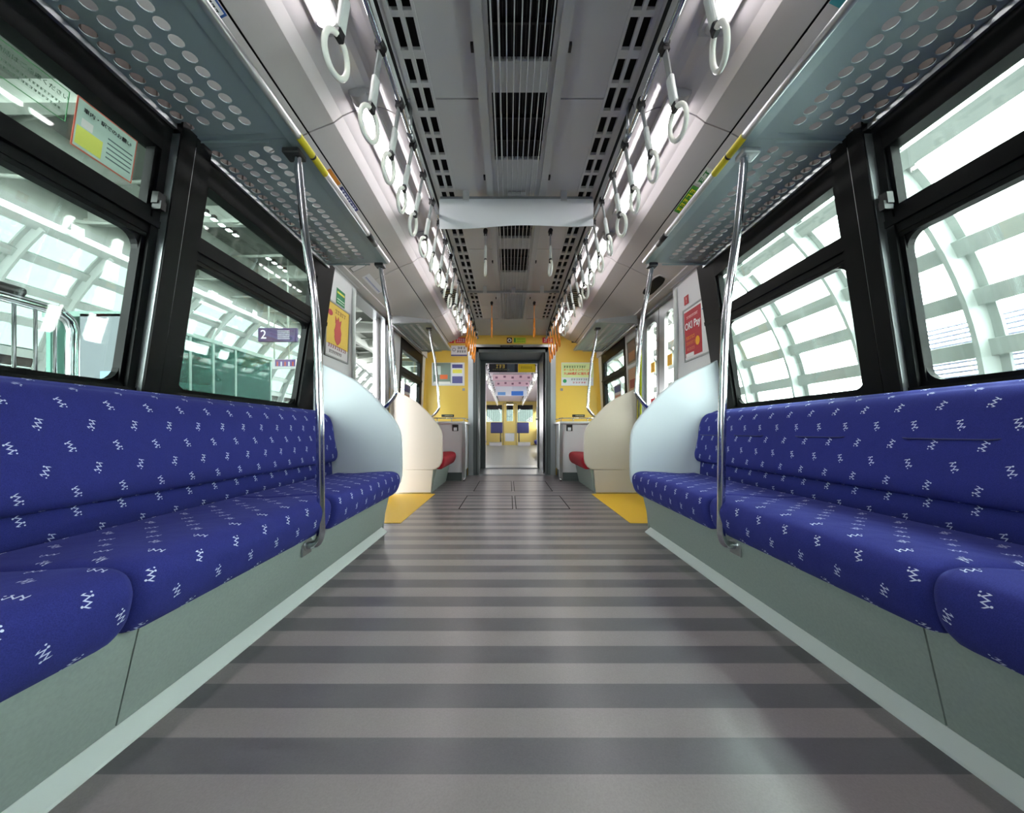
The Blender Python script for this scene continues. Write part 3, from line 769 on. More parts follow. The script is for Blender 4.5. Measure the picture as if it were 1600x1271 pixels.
# ---------------------------------------------------------------- bulkhead, yellow walls, gangway
m_ = MB()
for sx in (-1, 1):
    m_.box(*sorted((sx * .69, sx * 1.46)), YB, YB + .08, .0, 2.36)
    m_.prism([(sx * 1.36, YB), (sx * 1.46, YB), (sx * 1.46, YB - .16)], .8, 1.95, 'Z')
m_.box(-.69, .69, YB, YB + .08, 2.06, 2.36)
struct(m_.build('wall_back', M['yellow']), 'yellow end wall around the gangway', 'wall')
gw = thing('door_3', 'dark grey gangway opening to the next car', 'door', (0, YB, 0), kind='structure')
m_ = MB()
for sx in (-1, 1): m_.box(*sorted((sx * .615, sx * .695)), YB - .02, YB + .1, .0, 2.075)
m_.box(-.615, .615, YB - .02, YB + .1, 2.035, 2.075)
sub('silver_frame', M['alu'], gw, m_)
m_ = MB()
for sx in (-1, 1):
    m_.box(*sorted((sx * .53, sx * .615)), YB + .0, YB + .05, 0, 2.035)
    m_.box(*sorted((sx * .57, sx * .65)), YB + .05, YG, 0, 2.03)
    m_.box(*sorted((sx * .48, sx * .66)), YG, YG + .06, 0, 2.03)
    m_.box(*sorted((sx * .54, sx * .56)), YB + .3, YB + .33, 0, 2.03)
m_.box(-.62, .62, YB, YG + .06, 2.0, 2.06); m_.box(-.57, .57, YB, YB + .05, 1.955, 2.035); m_.box(-.48, .48, YG, YG + .06, 1.955, 2.03)
sub('passage_lining', M['gframe'], gw, m_)
m_ = MB()
sub('rubber_strip', M['clip'], gw, MB().box(.505, .512, YB + .1, YG, .02, 1.98).box(.56, .568, YB - .004, YB, .02, 1.95).box(-.57, -.56, YB - .004, YB, .02, 1.95))
sub('tread_plate', M['alu'], gw, MB().box(-.61, .61, YB, YG + .06, -.02, .012).box(-.48, .48, YG - .02, YG + .5, .01, .03))
sub('door_handle', M['alu'], gw, MB().rbox(.455, .475, YG - .02, YG, .95, 1.15, .006).rbox(.44, .478, YG - .012, YG, .9, .94, .004))
struct(MB().box(-.61, .61, YB - .06, YB, 0, .004).build('trim_12', M['alu']))

t, a, b = bsign('poster', 'framed poster of food and scenery on the yellow wall left of the gangway', 'poster', 675, 726, 567, 603, M['white'])
plate(t, 'photo_area', -.10, .02, .28, b * .86, flat((120, 134, 124)), .0035)
plate(t, 'food_print', -.07, -.045, .12, .07, flat((214, 96, 40)), .0042); plate(t, 'snow_print', -.17, .06, .10, .14, flat((196, 206, 204)), .0042)
plate(t, 'caption_print', -.10, -.14, .26, .04, flat((232, 228, 226)), .0042)
plate(t, 'text_column', .145, .02, .17, b * .86, flat((226, 224, 232)), .0035)
plate(t, 'heading_print', .145, .125, .165, .06, flat((70, 66, 130)), .0042); plate(t, 'yellow_print', .145, .045, .15, .06, flat((232, 224, 90)), .0042); plate(t, 'footer_print', .145, -.09, .165, .11, flat((92, 90, 150)), .0042)
t, a, b = bsign('poster', 'pale green campaign poster with red Japanese lettering right of the gangway', 'poster', 877, 927, 567, 603, M['paper'])
plate(t, 'green_area', 0, .06, a * .97, b * .62, flat((214, 226, 160)), .0035)
dashes(t, -.04, .115, .36, .036, 9, flat((40, 96, 40)), -.005, 3)
mesh_text('lettering', 'オールキャンペーン', .045, flat((220, 110, 20)), t, -.02, -.005, .065, bold=.001)
mesh_text('lettering', '71,000名様に当たる', .047, flat((216, 32, 28)), t, -.01, -.005, .005, bold=.0015)
dashes(t, .05, -.085, .30, .026, 8, flat((90, 120, 90)), -.005, 4); dashes(t, .03, -.135, .22, .024, 5, flat((190, 50, 70)), -.005, 5)
m_ = MB(); m_.prism([(-.20 + .03 * math.cos(q), -.11 + .03 * math.sin(q)) for q in [2 * math.pi * k / 16 for k in range(16)]], -.0045, -.003); m_.build('green_seal', flat((40, 150, 90)), t)
for (x0, x1, txt, lab) in ((702, 709.5, '非', 'small red emergency sign above the left yellow wall'), (712, 730, '非常通報器', 'wide red plate with white lettering left of the gangway')):
    t, a, b = bsign('sign', lab, 'sign', x0, x1, 528, 536.5, flat((200, 24, 40))); dashes(t, 0, 0, a * (.86 if len(txt) > 1 else .35), b * .6, 5 if len(txt) > 1 else 1, M['txtw'], -.004, len(txt))
t, a, b = bsign('sign', 'white notice with two lines of black Japanese below the red plates', 'sign', 705, 730, 540.5, 557, flat((226, 224, 226)))
dashes(t, .04, .045, .14, .035, 3, M['txt'], -.004, 8); dashes(t, .04, -.01, .15, .035, 4, M['txt'], -.004, 9)
plate(t, 'footer_print', 0, -.07, a, .02, flat((70, 70, 130)), .004); m_ = MB().torus((-.08, -.005, .02), .024, .005, 'Y', 20, 6); m_.build('symbol', flat((120, 120, 126)), t)
t, a, b = bsign('sign', 'small dark square sign with round camera symbol over the gangway', 'sign', 792, 800, 528, 536.5, flat((60, 24, 30)))
MB().torus((0, -.004, 0), .024, .006, 'Y', 20, 6).build('symbol', M['txtw'], t)
t, a, b = bsign('sign', 'lime green plate with figure and lettering over the gangway', 'sign', 802.6, 821.4, 528, 536.5, flat((176, 200, 40)))
dashes(t, .02, .018, .13, .018, 7, flat((30, 80, 40)), -.004, 10); dashes(t, .02, -.018, .13, .012, 9, flat((30, 80, 40)), -.004, 11)
m_ = MB().box(-.09, -.065, -.005, -.003, -.03, .035); m_.build('figure', flat((20, 110, 50)), t)
t, a, b = bsign('sign', 'red pair of square pictogram plates right of the gangway top', 'sign', 847.5, 865, 528, 536.5, flat((206, 36, 50)))
dashes(t, -.04, 0, .05, .05, 2, M['txtw'], -.004, 12); dashes(t, .045, 0, .05, .05, 2, M['txtw'], -.004, 13)
t, a, b = bsign('sign', 'small black square plate high on the right yellow wall', 'sign', 893, 900.6, 528, 536, flat((28, 28, 30)))
dashes(t, 0, 0, .055, .02, 3, flat((150, 150, 146)), -.004, 14)
t, a, b = bsign('nameplate', 'thin black car number strip on the gangway lintel', 'nameplate', 782, 817, 540.8, 544, flat((26, 26, 28)), dy=.03)
dashes(t, -.09, 0, .13, .012, 8, flat((150, 152, 150)), -.004, 15); dashes(t, .09, 0, .13, .012, 7, flat((150, 152, 150)), -.004, 16)
for x0, x1, s_ in ((690, 709.5, 'left'), (894, 913.5, 'right')):
    t, a, b = bsign('sign', 'narrow black notice on the %s yellow wall above the cabinet' % s_, 'sign', x0, x1, 648, 652, flat((26, 26, 26)))
    dashes(t, .015, 0, .13, .016, 8, flat((200, 190, 150)), -.004, 17)
for x0, s_ in ((722.5, 'left'), (875.5, 'right')):
    t, a, b = bsign('sticker', 'tiny grey code sticker under the %s wall poster' % s_, 'sticker', x0, x0 + 4, 607, 611, flat((150, 150, 150)))

# ---------------------------------------------------------------- corner cabinets
for sx in (-1, 1):
    t = thing('corner_cabinet', 'white cabinet with grey top and guard rail in the %s end corner' % SIDE[sx], 'cabinet', (sx * 1.0, 5.3, 0))
    sub('body', M['white'], t, MB().box(*sorted((sx * .70, sx * 1.39)), 5.02, 5.68, .12, .80))
    sub('plinth', M['gframe'], t, MB().box(*sorted((sx * .71, sx * 1.39)), 5.03, 5.68, .0, .12))
    sub('top_shelf', M['lin2'], t, MB().rbox(*sorted((sx * .66, sx * 1.39)), 4.99, 5.69, .80, .835, .008))
    m_ = MB().tube([(sx * .68, 5.6, .88), (sx * .68, 5.01, .88), (sx * 1.36, 5.01, .88)], .007)
    for x in (.68, .85, 1.05, 1.25): m_.tube([(sx * x, 5.01, .835), (sx * x, 5.01, .88)], .005, 8)
    sub('guard_rail', M['steel'], t, m_)
    sub('corner_post', M['alu'], t, MB().box(*sorted((sx * .655, sx * .70)), 4.985, 5.03, .045, .80))
    sub('post_foot', M['steel'], t, MB().tube([(sx * .678, 5.007, 0), (sx * .678, 5.007, .045)], .018))
    h = sub('socket_plate', M['clip'], t, MB().rbox(*sorted((sx * .755, sx * .84)), 5.008, 5.02, .70, .79, .004))
    m_ = MB().rbox(*sorted((sx * .775, sx * .82)), 4.995, 5.01, .705, .75, .004); L = Vector(t.location); m_.tf(lambda c: c - L); m_.build('socket_cover', M['paper'], h)

# ---------------------------------------------------------------- side wall posters
def poster(sx, y, z, wd, ht, label, fmat=None):
    t = thing('poster', label, 'poster', mat=wall_frame(sx, y, z))
    m_ = MB(); f = .012
    for (x0, x1, z0, z1) in ((-wd / 2, wd / 2, ht / 2 - f, ht / 2), (-wd / 2, wd / 2, -ht / 2, -ht / 2 + f), (-wd / 2, -wd / 2 + f, -ht / 2, ht / 2), (wd / 2 - f, wd / 2, -ht / 2, ht / 2)):
        m_.box(x0, x1, -.008, .004, z0, z1)
    m_.build('poster_frame', fmat or M['alu'], t)
    return t
t = poster(-1, 2.785, 1.46, .38, .42, 'framed yellow poster with red dragon fruit shape beside the left door')
plate(t, 'sheet', 0, 0, .355, .395, flat((226, 190, 84)), .003)
m_ = MB().prism([(.0 + .055 * math.cos(q) * (1 + .07 * math.sin(9 * q)), -.01 + .085 * math.sin(q) * (1 + .05 * math.cos(8 * q))) for q in [2 * math.pi * k / 30 for k in range(30)]], -.0045, -.003); m_.prism([(-.045, .06), (-.05, .115), (-.02, .085), (.0, .12), (.018, .085), (.05, .105), (.04, .055)], -.0048, -.003); m_.build('fruit_print', flat((196, 84, 80)), t)
MB().prism([(-.125 + .034 * math.cos(q), .12 + .022 * math.sin(q)) for q in [2 * math.pi * k / 20 for k in range(20)]], -.0045, -.003).build('badge_print', flat((190, 60, 76)), t)
plate(t, 'white_footer', 0, -.155, .355, .085, flat((226, 222, 226)), .0042)
dashes(t, 0, -.122, .30, .028, 9, flat((150, 60, 80)), -.006, 18); dashes(t, -.03, -.165, .2, .022, 8, M['txt'], -.006, 19)
dashes(t, .03, .15, .18, .03, 5, flat((160, 120, 70)), -.006, 20)
t = thing('sticker', 'green and white notice on the wall above the yellow poster', 'sticker', mat=wall_frame(-1, 2.82, 1.74, .002))
plate(t, 'sheet', 0, 0, .14, .12, flat((40, 128, 84)), .001); plate(t, 'band', 0, .03, .12, .016, flat((220, 220, 90)), .002); plate(t, 'band', 0, -.02, .12, .008, flat((200, 220, 200)), .002); plate(t, 'band', 0, -.04, .12, .006, flat((200, 220, 200)), .002)
t = poster(1, 2.735, 1.465, .38, .42, 'framed red Pay advertisement beside the right door')
plate(t, 'sheet', 0, 0, .355, .395, flat((226, 222, 224)), .003); plate(t, 'red_area', -.045, .0, .25, .36, flat((176, 40, 52)), .0042)
mesh_text('lettering', 'OKI Pay', .080, M['txtw'], t, -.045, -.006, .06, sx=.85, bold=.0015)
dashes(t, -.045, .13, .17, .018, 9, flat((240, 200, 200)), -.006, 21); plate(t, 'blue_print', .12, .13, .05, .008, flat((70, 130, 190)), .005)
dashes(t, -.08, -.03, .13, .024, 5, flat((236, 150, 60)), -.006, 22); dashes(t, -.08, -.075, .14, .022, 6, flat((220, 130, 60)), -.006, 23); dashes(t, -.08, -.12, .12, .02, 5, flat((226, 140, 110)), -.006, 24)
MB().prism([(.02 + .03 * math.cos(q), -.08 + .035 * math.sin(q)) for q in [2 * math.pi * k / 16 for k in range(16)]], -.0055, -.004).build('round_print', flat((238, 170, 30)), t)
plate(t, 'footer_print', -.10, -.165, .12, .03, flat((240, 236, 236)), .005)
t = thing('sticker', 'small red square notice above the red advertisement', 'sticker', mat=wall_frame(1, 2.87, 1.745, .002)); plate(t, 'sheet', 0, 0, .07, .07, flat((176, 48, 52)), .001); mesh_text('lettering', '!', .06, M['txtw'], t, 0, -.002, 0)
for k, z in enumerate((1.62, 1.30)):
    t = poster(1, 4.15, z, .30, .28, ('upper', 'lower')[k] + ' brown photo poster between right door and end window', M['alu'])
    plate(t, 'sheet', 0, 0, .28, .26, flat(((120, 96, 80), (196, 150, 120))[k]), .003); plate(t, 'print', 0, -.05, .2, .1, flat(((170, 120, 80), (150, 60, 50))[k]), .004)
for sx in (-1, 1):
    t = thing('window_notice', 'notice with blue heading stuck on the %s end window' % SIDE[sx], 'notice', mat=wall_frame(sx, 4.85, 1.18, -.03))
    plate(t, 'sheet', 0, 0, .30, .30, flat((214, 212, 214)), .002); plate(t, 'heading', 0, .09, .28, .09, flat((84, 90, 140)), .003); plate(t, 'figures', 0, -.04, .24, .10, flat((196, 140, 120)), .003)

# stickers on the left window and roof-side panels
t = thing('window_notice', 'red-bordered Japanese request notice on the left upper window pane', 'notice', mat=wall_frame(-1, 1.17, 1.635, -.036))
plate(t, 'border', 0, 0, .175, .15, flat((190, 90, 70)), .001); plate(t, 'sheet', 0, 0, .167, .142, flat((178, 204, 190)), .0015)
plate(t, 'yellow_area', -.045, -.035, .07, .055, flat((206, 214, 96)), .002)
mesh_text('lettering', '車内・駅でのお願い', .0155, M['txt'], t, 0, -.003, .045)
for k in range(5): plate(t, 'text_line', .04, .015 - .015 * k, .075, .004, flat((80, 100, 100)), .002)
plate(t, 'picture', -.055, .008, .03, .025, flat((220, 220, 214)), .002)
t = thing('window_notice', 'green outlined phone manners notice on the nearest left upper window pane', 'notice', mat=wall_frame(-1, .975, 1.655, -.036))
m_ = MB()
for (x0, x1, z0, z1) in ((-.09, .09, .043, .045), (-.09, .09, -.045, -.043), (-.09, -.088, -.045, .045), (.088, .09, -.045, .045)): m_.box(x0, x1, -.001, 0, z0, z1)
m_.build('border', flat((60, 130, 80)), t)
mesh_text('lettering', '通話はご遠慮ください', .0155, flat((50, 80, 60)), t, .012, -.001, .022); dashes(t, .01, -.002, .13, .006, 16, flat((70, 100, 80)), -.001, 25); dashes(t, .01, -.018, .13, .006, 15, flat((70, 100, 80)), -.001, 26)
def panel_frame(sx, y, t=.5):                       # frame on the panel strip between joint and rack
    a, b = Vector((1.005, 2.106)), Vector((1.33, 1.945)); p = a.lerp(b, t)
    up = Vector((-sx * .896, 0, .444)); right = Vector((0, -sx, 0))
    return frame_mat((sx * (p.x - .0015), y, p.y - .003), right, up)
def psticker(sx, y, wd, ht, col, label, txt=None, tcol=(240, 240, 240), extra=None):
    t = thing('sticker', label, 'sticker', mat=panel_frame(sx, y, .062)); plate(t, 'sheet', 0, 0, wd, ht, flat(col), .001)
    if txt: dashes(t, 0, 0, wd * .85, ht * .6, len(txt), flat(tcol), -.002, len(label))
    return t
t = psticker(-1, 1.15, .13, .042, (40, 84, 150), 'white label with blue border on the panel above the left rack'); plate(t, 'inner', 0, -.003, .115, .036, flat((226, 226, 228)), .0015); dashes(t, 0, -.003, .10, .016, 7, M['txt'], -.0025, 27)
psticker(-1, 1.98, .12, .040, (206, 130, 40), 'orange cartoon style sticker above the left rack behind the pole')
psticker(-1, 2.17, .22, .040, (52, 56, 120), 'dark blue lettered sticker above the left rack', '優先席付近では', (220, 220, 240))
psticker(1, 1.05, .26, .044, (60, 140, 150), 'large teal sticker above the right rack, nearest sticker on that side')
psticker(1, 1.97, .12, .040, (220, 224, 214), 'white and green label above the right rack', '号車', (40, 130, 60))
psticker(1, 2.17, .24, .042, (60, 140, 40), 'green label with yellow lettering above the right rack', '電源切って', (230, 224, 40))
# door header labels and display
t = thing('door_display', 'black oval display window in the header over the right door', 'display', mat=panel_frame(1, 3.19, .72))
m_ = MB(); prof = [(.19 * c + (.0), .045 * s_) for c, s_ in [(max(-1, min(1, 1.15 * math.cos(q))), max(-1, min(1, 1.15 * math.sin(q)))) for q in [2 * math.pi * k / 32 for k in range(32)]]]
m_.prism(prof, -.006, .004); m_.build('screen', M['black'], t)
m_ = MB(); m_.prism([(x * 1.06, z * 1.2) for x, z in prof], -.003, .004); m_.build('bezel', M['panel'], t)
t = thing('sticker', 'white label with blue text in the header over the left door', 'sticker', mat=panel_frame(-1, 3.15, .72))
plate(t, 'sheet', 0, 0, .36, .07, flat((224, 222, 228)), .001); dashes(t, 0, -.01, .32, .012, 14, flat((70, 100, 180)), -.0025, 28)
t = thing('sticker', 'tall outlined pictogram label over the left door, near end', 'sticker', mat=panel_frame(-1, 2.82, .72))
plate(t, 'sheet', 0, 0, .07, .12, flat((120, 124, 128)), .001); plate(t, 'inner', 0, 0, .056, .104, flat((216, 214, 218)), .0015)

# ---------------------------------------------------------------- next car seen through the gangway
Y0, Y1 = YG + .1, YE
struct(MB().box(-1.45, 1.45, Y0, Y1, -.05, 0).build('floor_next_car', floor_mat('plain_grey_floor', (112, 114, 114), (112, 114, 114), 0, 1)), 'grey floor of the next car', 'floor')
m_ = MB()
for sx in (-1, 1):
    m_.box(*sorted((sx * 1.4, sx * 1.45)), Y0, Y1, 0, .85); m_.box(*sorted((sx * 1.4, sx * 1.45)), Y0, Y1, 1.7, 2.3)
    y = Y0
    while y < Y1: m_.box(*sorted((sx * 1.4, sx * 1.45)), y, y + .4, .85, 1.7); y += 1.7
m_.box(-1.45, -.48, Y0, Y0 + .05, 0, 2.3); m_.box(.48, 1.45, Y0, Y0 + .05, 0, 2.3); m_.box(-.48, .48, Y0, Y0 + .05, 1.97, 2.3)
struct(m_.build('wall_next_car', M['white']), 'side walls of the next car', 'wall')
struct(MB().box(-1.45, 1.45, Y0, Y1, 2.27, 2.32).build('ceiling_next_car', pbr('pinkish_ceiling', (206, 190, 196), .5)), 'pinkish ceiling of the next car', 'ceiling')
m_ = MB()
for x0, x1, z0, z1 in ((-1.4, -1.2, 0, 2.27), (-1.2, -.4, 0, 1.2), (-1.2, -.4, 2.08, 2.27), (-.4, -.17, 0, 2.27), (-.17, .17, 0, 1.24), (-.17, .17, 2.1, 2.27), (.17, .4, 0, 2.27), (.4, 1.2, 0, 1.2), (.4, 1.2, 2.08, 2.27), (1.2, 1.4, 0, 2.27)):
    m_.box(x0, x1, YE - .02, YE + .03, z0, z1)
struct(m_.build('wall_cab', pbr('pale_yellow_cab_wall', (206, 184, 104), .45)), 'yellow driver cab wall at the end of the next car', 'wall')
cw = thing('window_7', 'three cab windows with pale blinds far down the next car', 'window', (0, YE, 1.2), kind='structure')
for x0, x1 in ((-1.2, -.4), (-.17, .17), (.4, 1.2)):
    sub('pane', M['cabglass'], cw, MB().box(x0, x1, YE, YE + .005, 1.2, 2.08))
    m_ = MB(); n = int((x1 - x0) / .1)
    for k in range(n): m_.box(x0 + .1 * k + .03, x0 + .1 * k + .05, YE + .04, YE + .06, 1.2, 1.9)
    m_.box(x0, x1, YE + .04, YE + .06, 1.84, 2.08)
    sub('blind', M['alu'], cw, m_)
t = thing('door_4', 'yellow cab door with grey lower panel far down the next car', 'door', (0, YE - .03, 0), kind='structure')
m_ = MB()
for x in (-.34, .32): m_.box(x, x + .02, YE - .04, YE - .02, 0, 2.16)
m_.box(-.34, .34, YE - .04, YE - .02, 2.14, 2.16); sub('door_frame', M['gframe'], t, m_)
sub('lower_panel', M['alu'], t, MB().box(-.24, .24, YE - .035, YE - .02, .2, .62))
sub('car_plate', M['clip'], t, MB().box(-.18, .18, YE - .03, YE - .021, 2.19, 2.23))
for sx in (-1, 1):
    s_ = thing('fold_seat', 'navy fold-up seat on a single leg by the %s cab window' % SIDE[sx], 'seat', (sx * .66, 17.9, 0), 'navy cab-end seats')
    sub('backrest', M['navy'], s_, MB().rbox(*sorted((sx * .36, sx * .96)), 17.9, 17.98, .62, 1.16, .03))
    sub('leg', M['clip'], s_, MB().tube([(sx * .46, 17.94, 0), (sx * .46, 17.94, .64)], .03))
    s_ = thing('floor_box', 'low white box on the floor below the %s navy seat' % SIDE[sx], 'box', (sx * .68, 17.8, 0), 'white floor boxes')
    sub('body', M['white'], s_, MB().rbox(*sorted((sx * .4, sx * 1.0)), 17.4, 17.85, 0, .16, .02)); sub('lid', M['alu'], s_, MB().rbox(*sorted((sx * .38, sx * 1.02)), 17.38, 17.87, .16, .18, .006))
    for i, (a, b) in enumerate(((7.6, 8.7), (9.6, 10.7), (12.0, 13.1))):
        t = thing('ceiling_lamp', 'lit strip lamp of the next car, %s row, %s along' % (SIDE[sx], ORD[i]), 'ceiling lamp', (sx * .7, (a + b) / 2, 2.24), 'next car lamps')
        sub('tube', M['lamp'], t, MB().box(*sorted((sx * .67, sx * .73)), a, b, 2.215, 2.24)); sub('housing', M['lampend'], t, MB().box(*sorted((sx * .64, sx * .76)), a - .02, b + .02, 2.24, 2.27))
    t = thing('bench_seat', 'blue bench along the %s side of the next car' % SIDE[sx], 'bench', (sx * 1.1, 12, 0), 'next car benches')
    sub('seat_cushion', M['blue'], t, MB().cushion(SEATs, 9.2, 12.2, sx, .02)); sub('backrest', M['blue'], t, MB().cushion(BACKs, 9.2, 12.2, sx, .02)); sub('skirt_panel', M['skirt'], t, MB().box(*sorted((sx * .9, sx * 1.35)), 9.2, 12.2, 0, .27))
    t = thing('strap_rail', 'steel strap rail of the next car on the %s' % SIDE[sx], 'handrail', (sx * RX, 12, RZ)); sub('bar', M['steel'], t, MB().tube([(sx * RX, 7, RZ), (sx * RX, 17.5, RZ)], .012))
    sub('hanger', M['alu'], t, MB().tube([(sx * RX, 7.5, RZ), (sx * RX, 7.5, 2.27)], .008).tube([(sx * RX, 12.5, RZ), (sx * RX, 12.5, 2.27)], .008).tube([(sx * RX, 17, RZ), (sx * RX, 17, 2.27)], .008))
    for i in range(14):
        y = 7.6 + .55 * i
        put_strap('grey', sx * RX, y, RZ, 0, 'ivory ring strap of the next car, %s rail, %s along' % (SIDE[sx], ORD[i]), 'next car straps', R(20))
def ad(Y, x0, x1, y0, y1, parts, label):
    a, b = bulk(x0, y1, Y, 0), bulk(x1, y0, Y, 0)
    t = thing('hanging_advert', label, 'advert', ((a[0] + b[0]) / 2, Y, (a[2] + b[2]) / 2), 'hanging adverts of the next car')
    Wd, Ht = b[0] - a[0], b[2] - a[2]
    for (u0, u1, col) in parts: plate(t, 'sheet', -Wd / 2 + Wd * (u0 + u1) / 2, 0, Wd * (u1 - u0) - .004, Ht, flat(col), .004)
    m_ = MB()
    for x in (-Wd / 3, Wd / 3): m_.box(x - .006, x + .006, -.003, .003, Ht / 2, 2.27 - t.location.z)
    m_.box(-Wd / 2, Wd / 2, -.006, .004, Ht / 2, Ht / 2 + .02); m_.build('hanger', M['alu'], t)
    return t, Wd, Ht
t, a, b = ad(7.6, 764, 837, 568, 582, [(0, .62, (30, 34, 36)), (.62, 1, (222, 196, 20))], 'black and yellow advert hanging just past the gangway')
dashes(t, -.25, .03, .20, .075, 3, flat((226, 200, 90)), -.006, 29); dashes(t, -.24, -.04, .36, .02, 9, flat((130, 130, 90)), -.006, 30); dashes(t, .30, .0, .24, .05, 7, flat((160, 136, 10)), -.006, 31)
plate(t, 'planet_print', -.03, 0, .16, b * .9, flat((70, 84, 92)), .005)
for Yq, y0, y1 in ((8.9, 585.5, 595), (10.1, 596, 604)):
    t, a, b = ad(Yq, 770 + (Yq - 8.9) * 3, 832 - (Yq - 8.9) * 3, y0, y1, [(0, .5, (206, 176, 186)), (.5, 1, (200, 168, 180))], ('nearer' if Yq < 9 else 'farther') + ' pink patterned advert hanging in the next car')
    for k in range(5): plate(t, 'dot_print', -.4 + .2 * k, .02 * (k % 2), .06, .05, flat((120, 84, 104)), .005)
t, a, b = ad(11.4, 774, 823, 602, 619, [(0, .55, (214, 216, 222)), (.55, 1, (206, 212, 222))], 'white and blue advert hanging midway in the next car')
plate(t, 'blue_print', .2, -.09, .38, .14, flat((44, 104, 186)), .006); plate(t, 'blue_print', -.3, -.1, .25, .1, flat((90, 140, 196)), .006)

# ---------------------------------------------------------------- outside, right: barrel canopy
def canopy(sx, cx, Rr, a0, a1, na, y0, dyr, nr, label, ribw=.17, zbase=-1.5):
    t = thing('station_canopy', label, 'canopy', (sx * (cx + Rr), y0, zbase))
    A = [R(a0 + (a1 - a0) * k / na) for k in range(na + 1)]
    def P(a, r): return (cx + r * math.cos(a), CZ + r * math.sin(a))
    fine = [R(a0 + (a1 - a0) * k / (na * 2)) for k in range(na * 2 + 1)]
    yend = y0 + dyr * nr
    for i in range(nr + 1):
        y = y0 + dyr * i; m_ = MB()
        pts = [(cx + Rr, zbase)] + [P(a, Rr) for a in fine]; outer = [(cx + Rr + .03, zbase)] + [P(a, Rr + .03) for a in fine]
        inner = [(cx + Rr - .16, zbase)] + [P(a, Rr - .16) for a in fine]
        for k in range(len(pts) - 1):
            m_.hexa([Vector((sx * q[0], yy, q[1])) for q in (pts[k], outer[k]) for yy in (y - ribw / 2, y + ribw / 2) for q in (q,)] and
                    [Vector((sx * q[j][0], yy, q[j][1])) for q in (pts, outer) for yy in (y - ribw / 2, y + ribw / 2) for j in (k, k + 1)])
            m_.hexa([Vector((sx * q[j][0], yy, q[j][1])) for q in (inner, pts) for yy in (y - .02, y + .02) for j in (k, k + 1)])
        sub('rib', M['rib'], t, m_)
    for k, a in enumerate([A[j] for j in range(len(A))] + [None, None]):
        if a is None: x, z = cx + Rr, CZ - .5 * (k - len(A) + 1) - .0
        else: x, z = P(a, Rr)
        d = Vector((-math.sin(a), math.cos(a))) if a is not None else Vector((0, 1)); n_ = Vector((d.y, -d.x))
        q0, q1 = Vector((x, z)) - d * .075, Vector((x, z)) + d * .075
        m_ = MB().hexa([Vector((sx * (q + n_ * u).x, yy, (q + n_ * u).y)) for u in (-.07, .02) for yy in (y0, yend) for q in (q0, q1)])
        sub('purlin', M['rib'], t, m_)
    m_ = MB(); pts = [(cx + Rr + .04, zbase)] + [P(a, Rr + .04) for a in fine]
    for k in range(len(pts) - 1):
        m_.hexa([Vector((sx * (q[0] + u), yy, q[1])) for u in (0, .01) for yy in (y0, yend) for q in (pts[k], pts[k + 1])])
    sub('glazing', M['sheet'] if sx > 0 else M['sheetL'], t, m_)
    return t
canopy(1, .90, 3.5, 5, 82, 10, -4.2, 1.06, 22, 'white curved steel canopy grid outside the right windows')
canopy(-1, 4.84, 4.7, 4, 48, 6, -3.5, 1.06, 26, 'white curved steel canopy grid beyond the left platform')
t = thing('louvre_screen', 'white horizontal louvre screen low outside the nearest right window', 'louvre', (4.7, 3.5, 0))
m_ = MB()
for k in range(44): m_.hexa([Vector((4.50 + dx, y, -.3 + .048 * k + dz)) for dx, dzz in ((0, 0), (.05, .02)) for y in (1.9, 4.15) for dz in (dzz, dzz + .016)])
sub('slat', M['louv'], t, m_)
m_ = MB()
for y in (1.95, 2.9, 4.1): m_.box(4.56, 4.58, y, y + .03, -.4, 1.85)
sub('mullion', M['louv'], t, m_)

# ---------------------------------------------------------------- outside: ground, roof, platform
struct(MB().box(-14, 6, -10, 32, -1.4, -1.3).build('ground', pbr('track_bed', (110, 108, 104), .9)), 'track bed outside', 'ground')
t = tag(MB().box(-8.6, -1.62, -8, 30, -1.3, -.045).build('platform', M['plat']), 'grey station platform outside the left windows', 'platform')
rf = thing('station_roof', 'grey steel station roof seen through the left windows', 'roof', (-4, 8, 4.7))
sub('deck', M['roof'], rf, MB().box(-8.2, 1.6, -5, 30, 4.9, 5.0))
m_ = MB()
for k in range(14):
    y = -3 + 2.4 * k; m_.box(-8.2, 1.6, y, y + .16, 4.55, 4.62); m_.box(-8.2, 1.6, y + .07, y + .09, 4.62, 4.9)
sub('cross_beam', M['beam'], rf, m_)
m_ = MB()
for x in (-7.9, -6.4, -4.0, -2.4): m_.box(x - .08, x + .08, -5, 30, 4.40, 4.48); m_.box(x - .01, x + .01, -5, 30, 4.48, 4.9)
sub('long_beam', M['beam'], rf, m_)
m_ = MB()
for k in range(20):
    y = -2 + 1.2 * k
    m_.tube([(-7.9, y, 4.45), (-6.4, y + .6, 4.7)], .03, 6); m_.tube([(-6.4, y + .6, 4.7), (-4.0, y, 4.45)], .03, 6); m_.tube([(-4.0, y, 4.45), (-2.4, y + 1.0, 4.8)], .03, 6)
sub('brace', M['beam'], rf, m_)
for i, y in enumerate((9.5, 14.5, 19.5)):
    t = thing('roof_column', 'pale steel column on the left platform, %s along' % ORD[i], 'column', (-6.4, y + 2.5, -.04), 'platform columns')
    sub('shaft', M['rib'], t, MB().tube([(-6.4, y + 2.5, -.04), (-6.4, y + 2.5, 4.4)], .055)); 
    sub('arm', M['rib'], t, MB().tube([(-6.4, y + 2.5, 3.2), (-7.8, y + 2.5, 4.4)], .04).tube([(-6.4, y + 2.5, 3.2), (-5.0, y + 2.5, 4.5)], .04))
lampm = emit('platform_lamp', (250, 255, 250), 6)
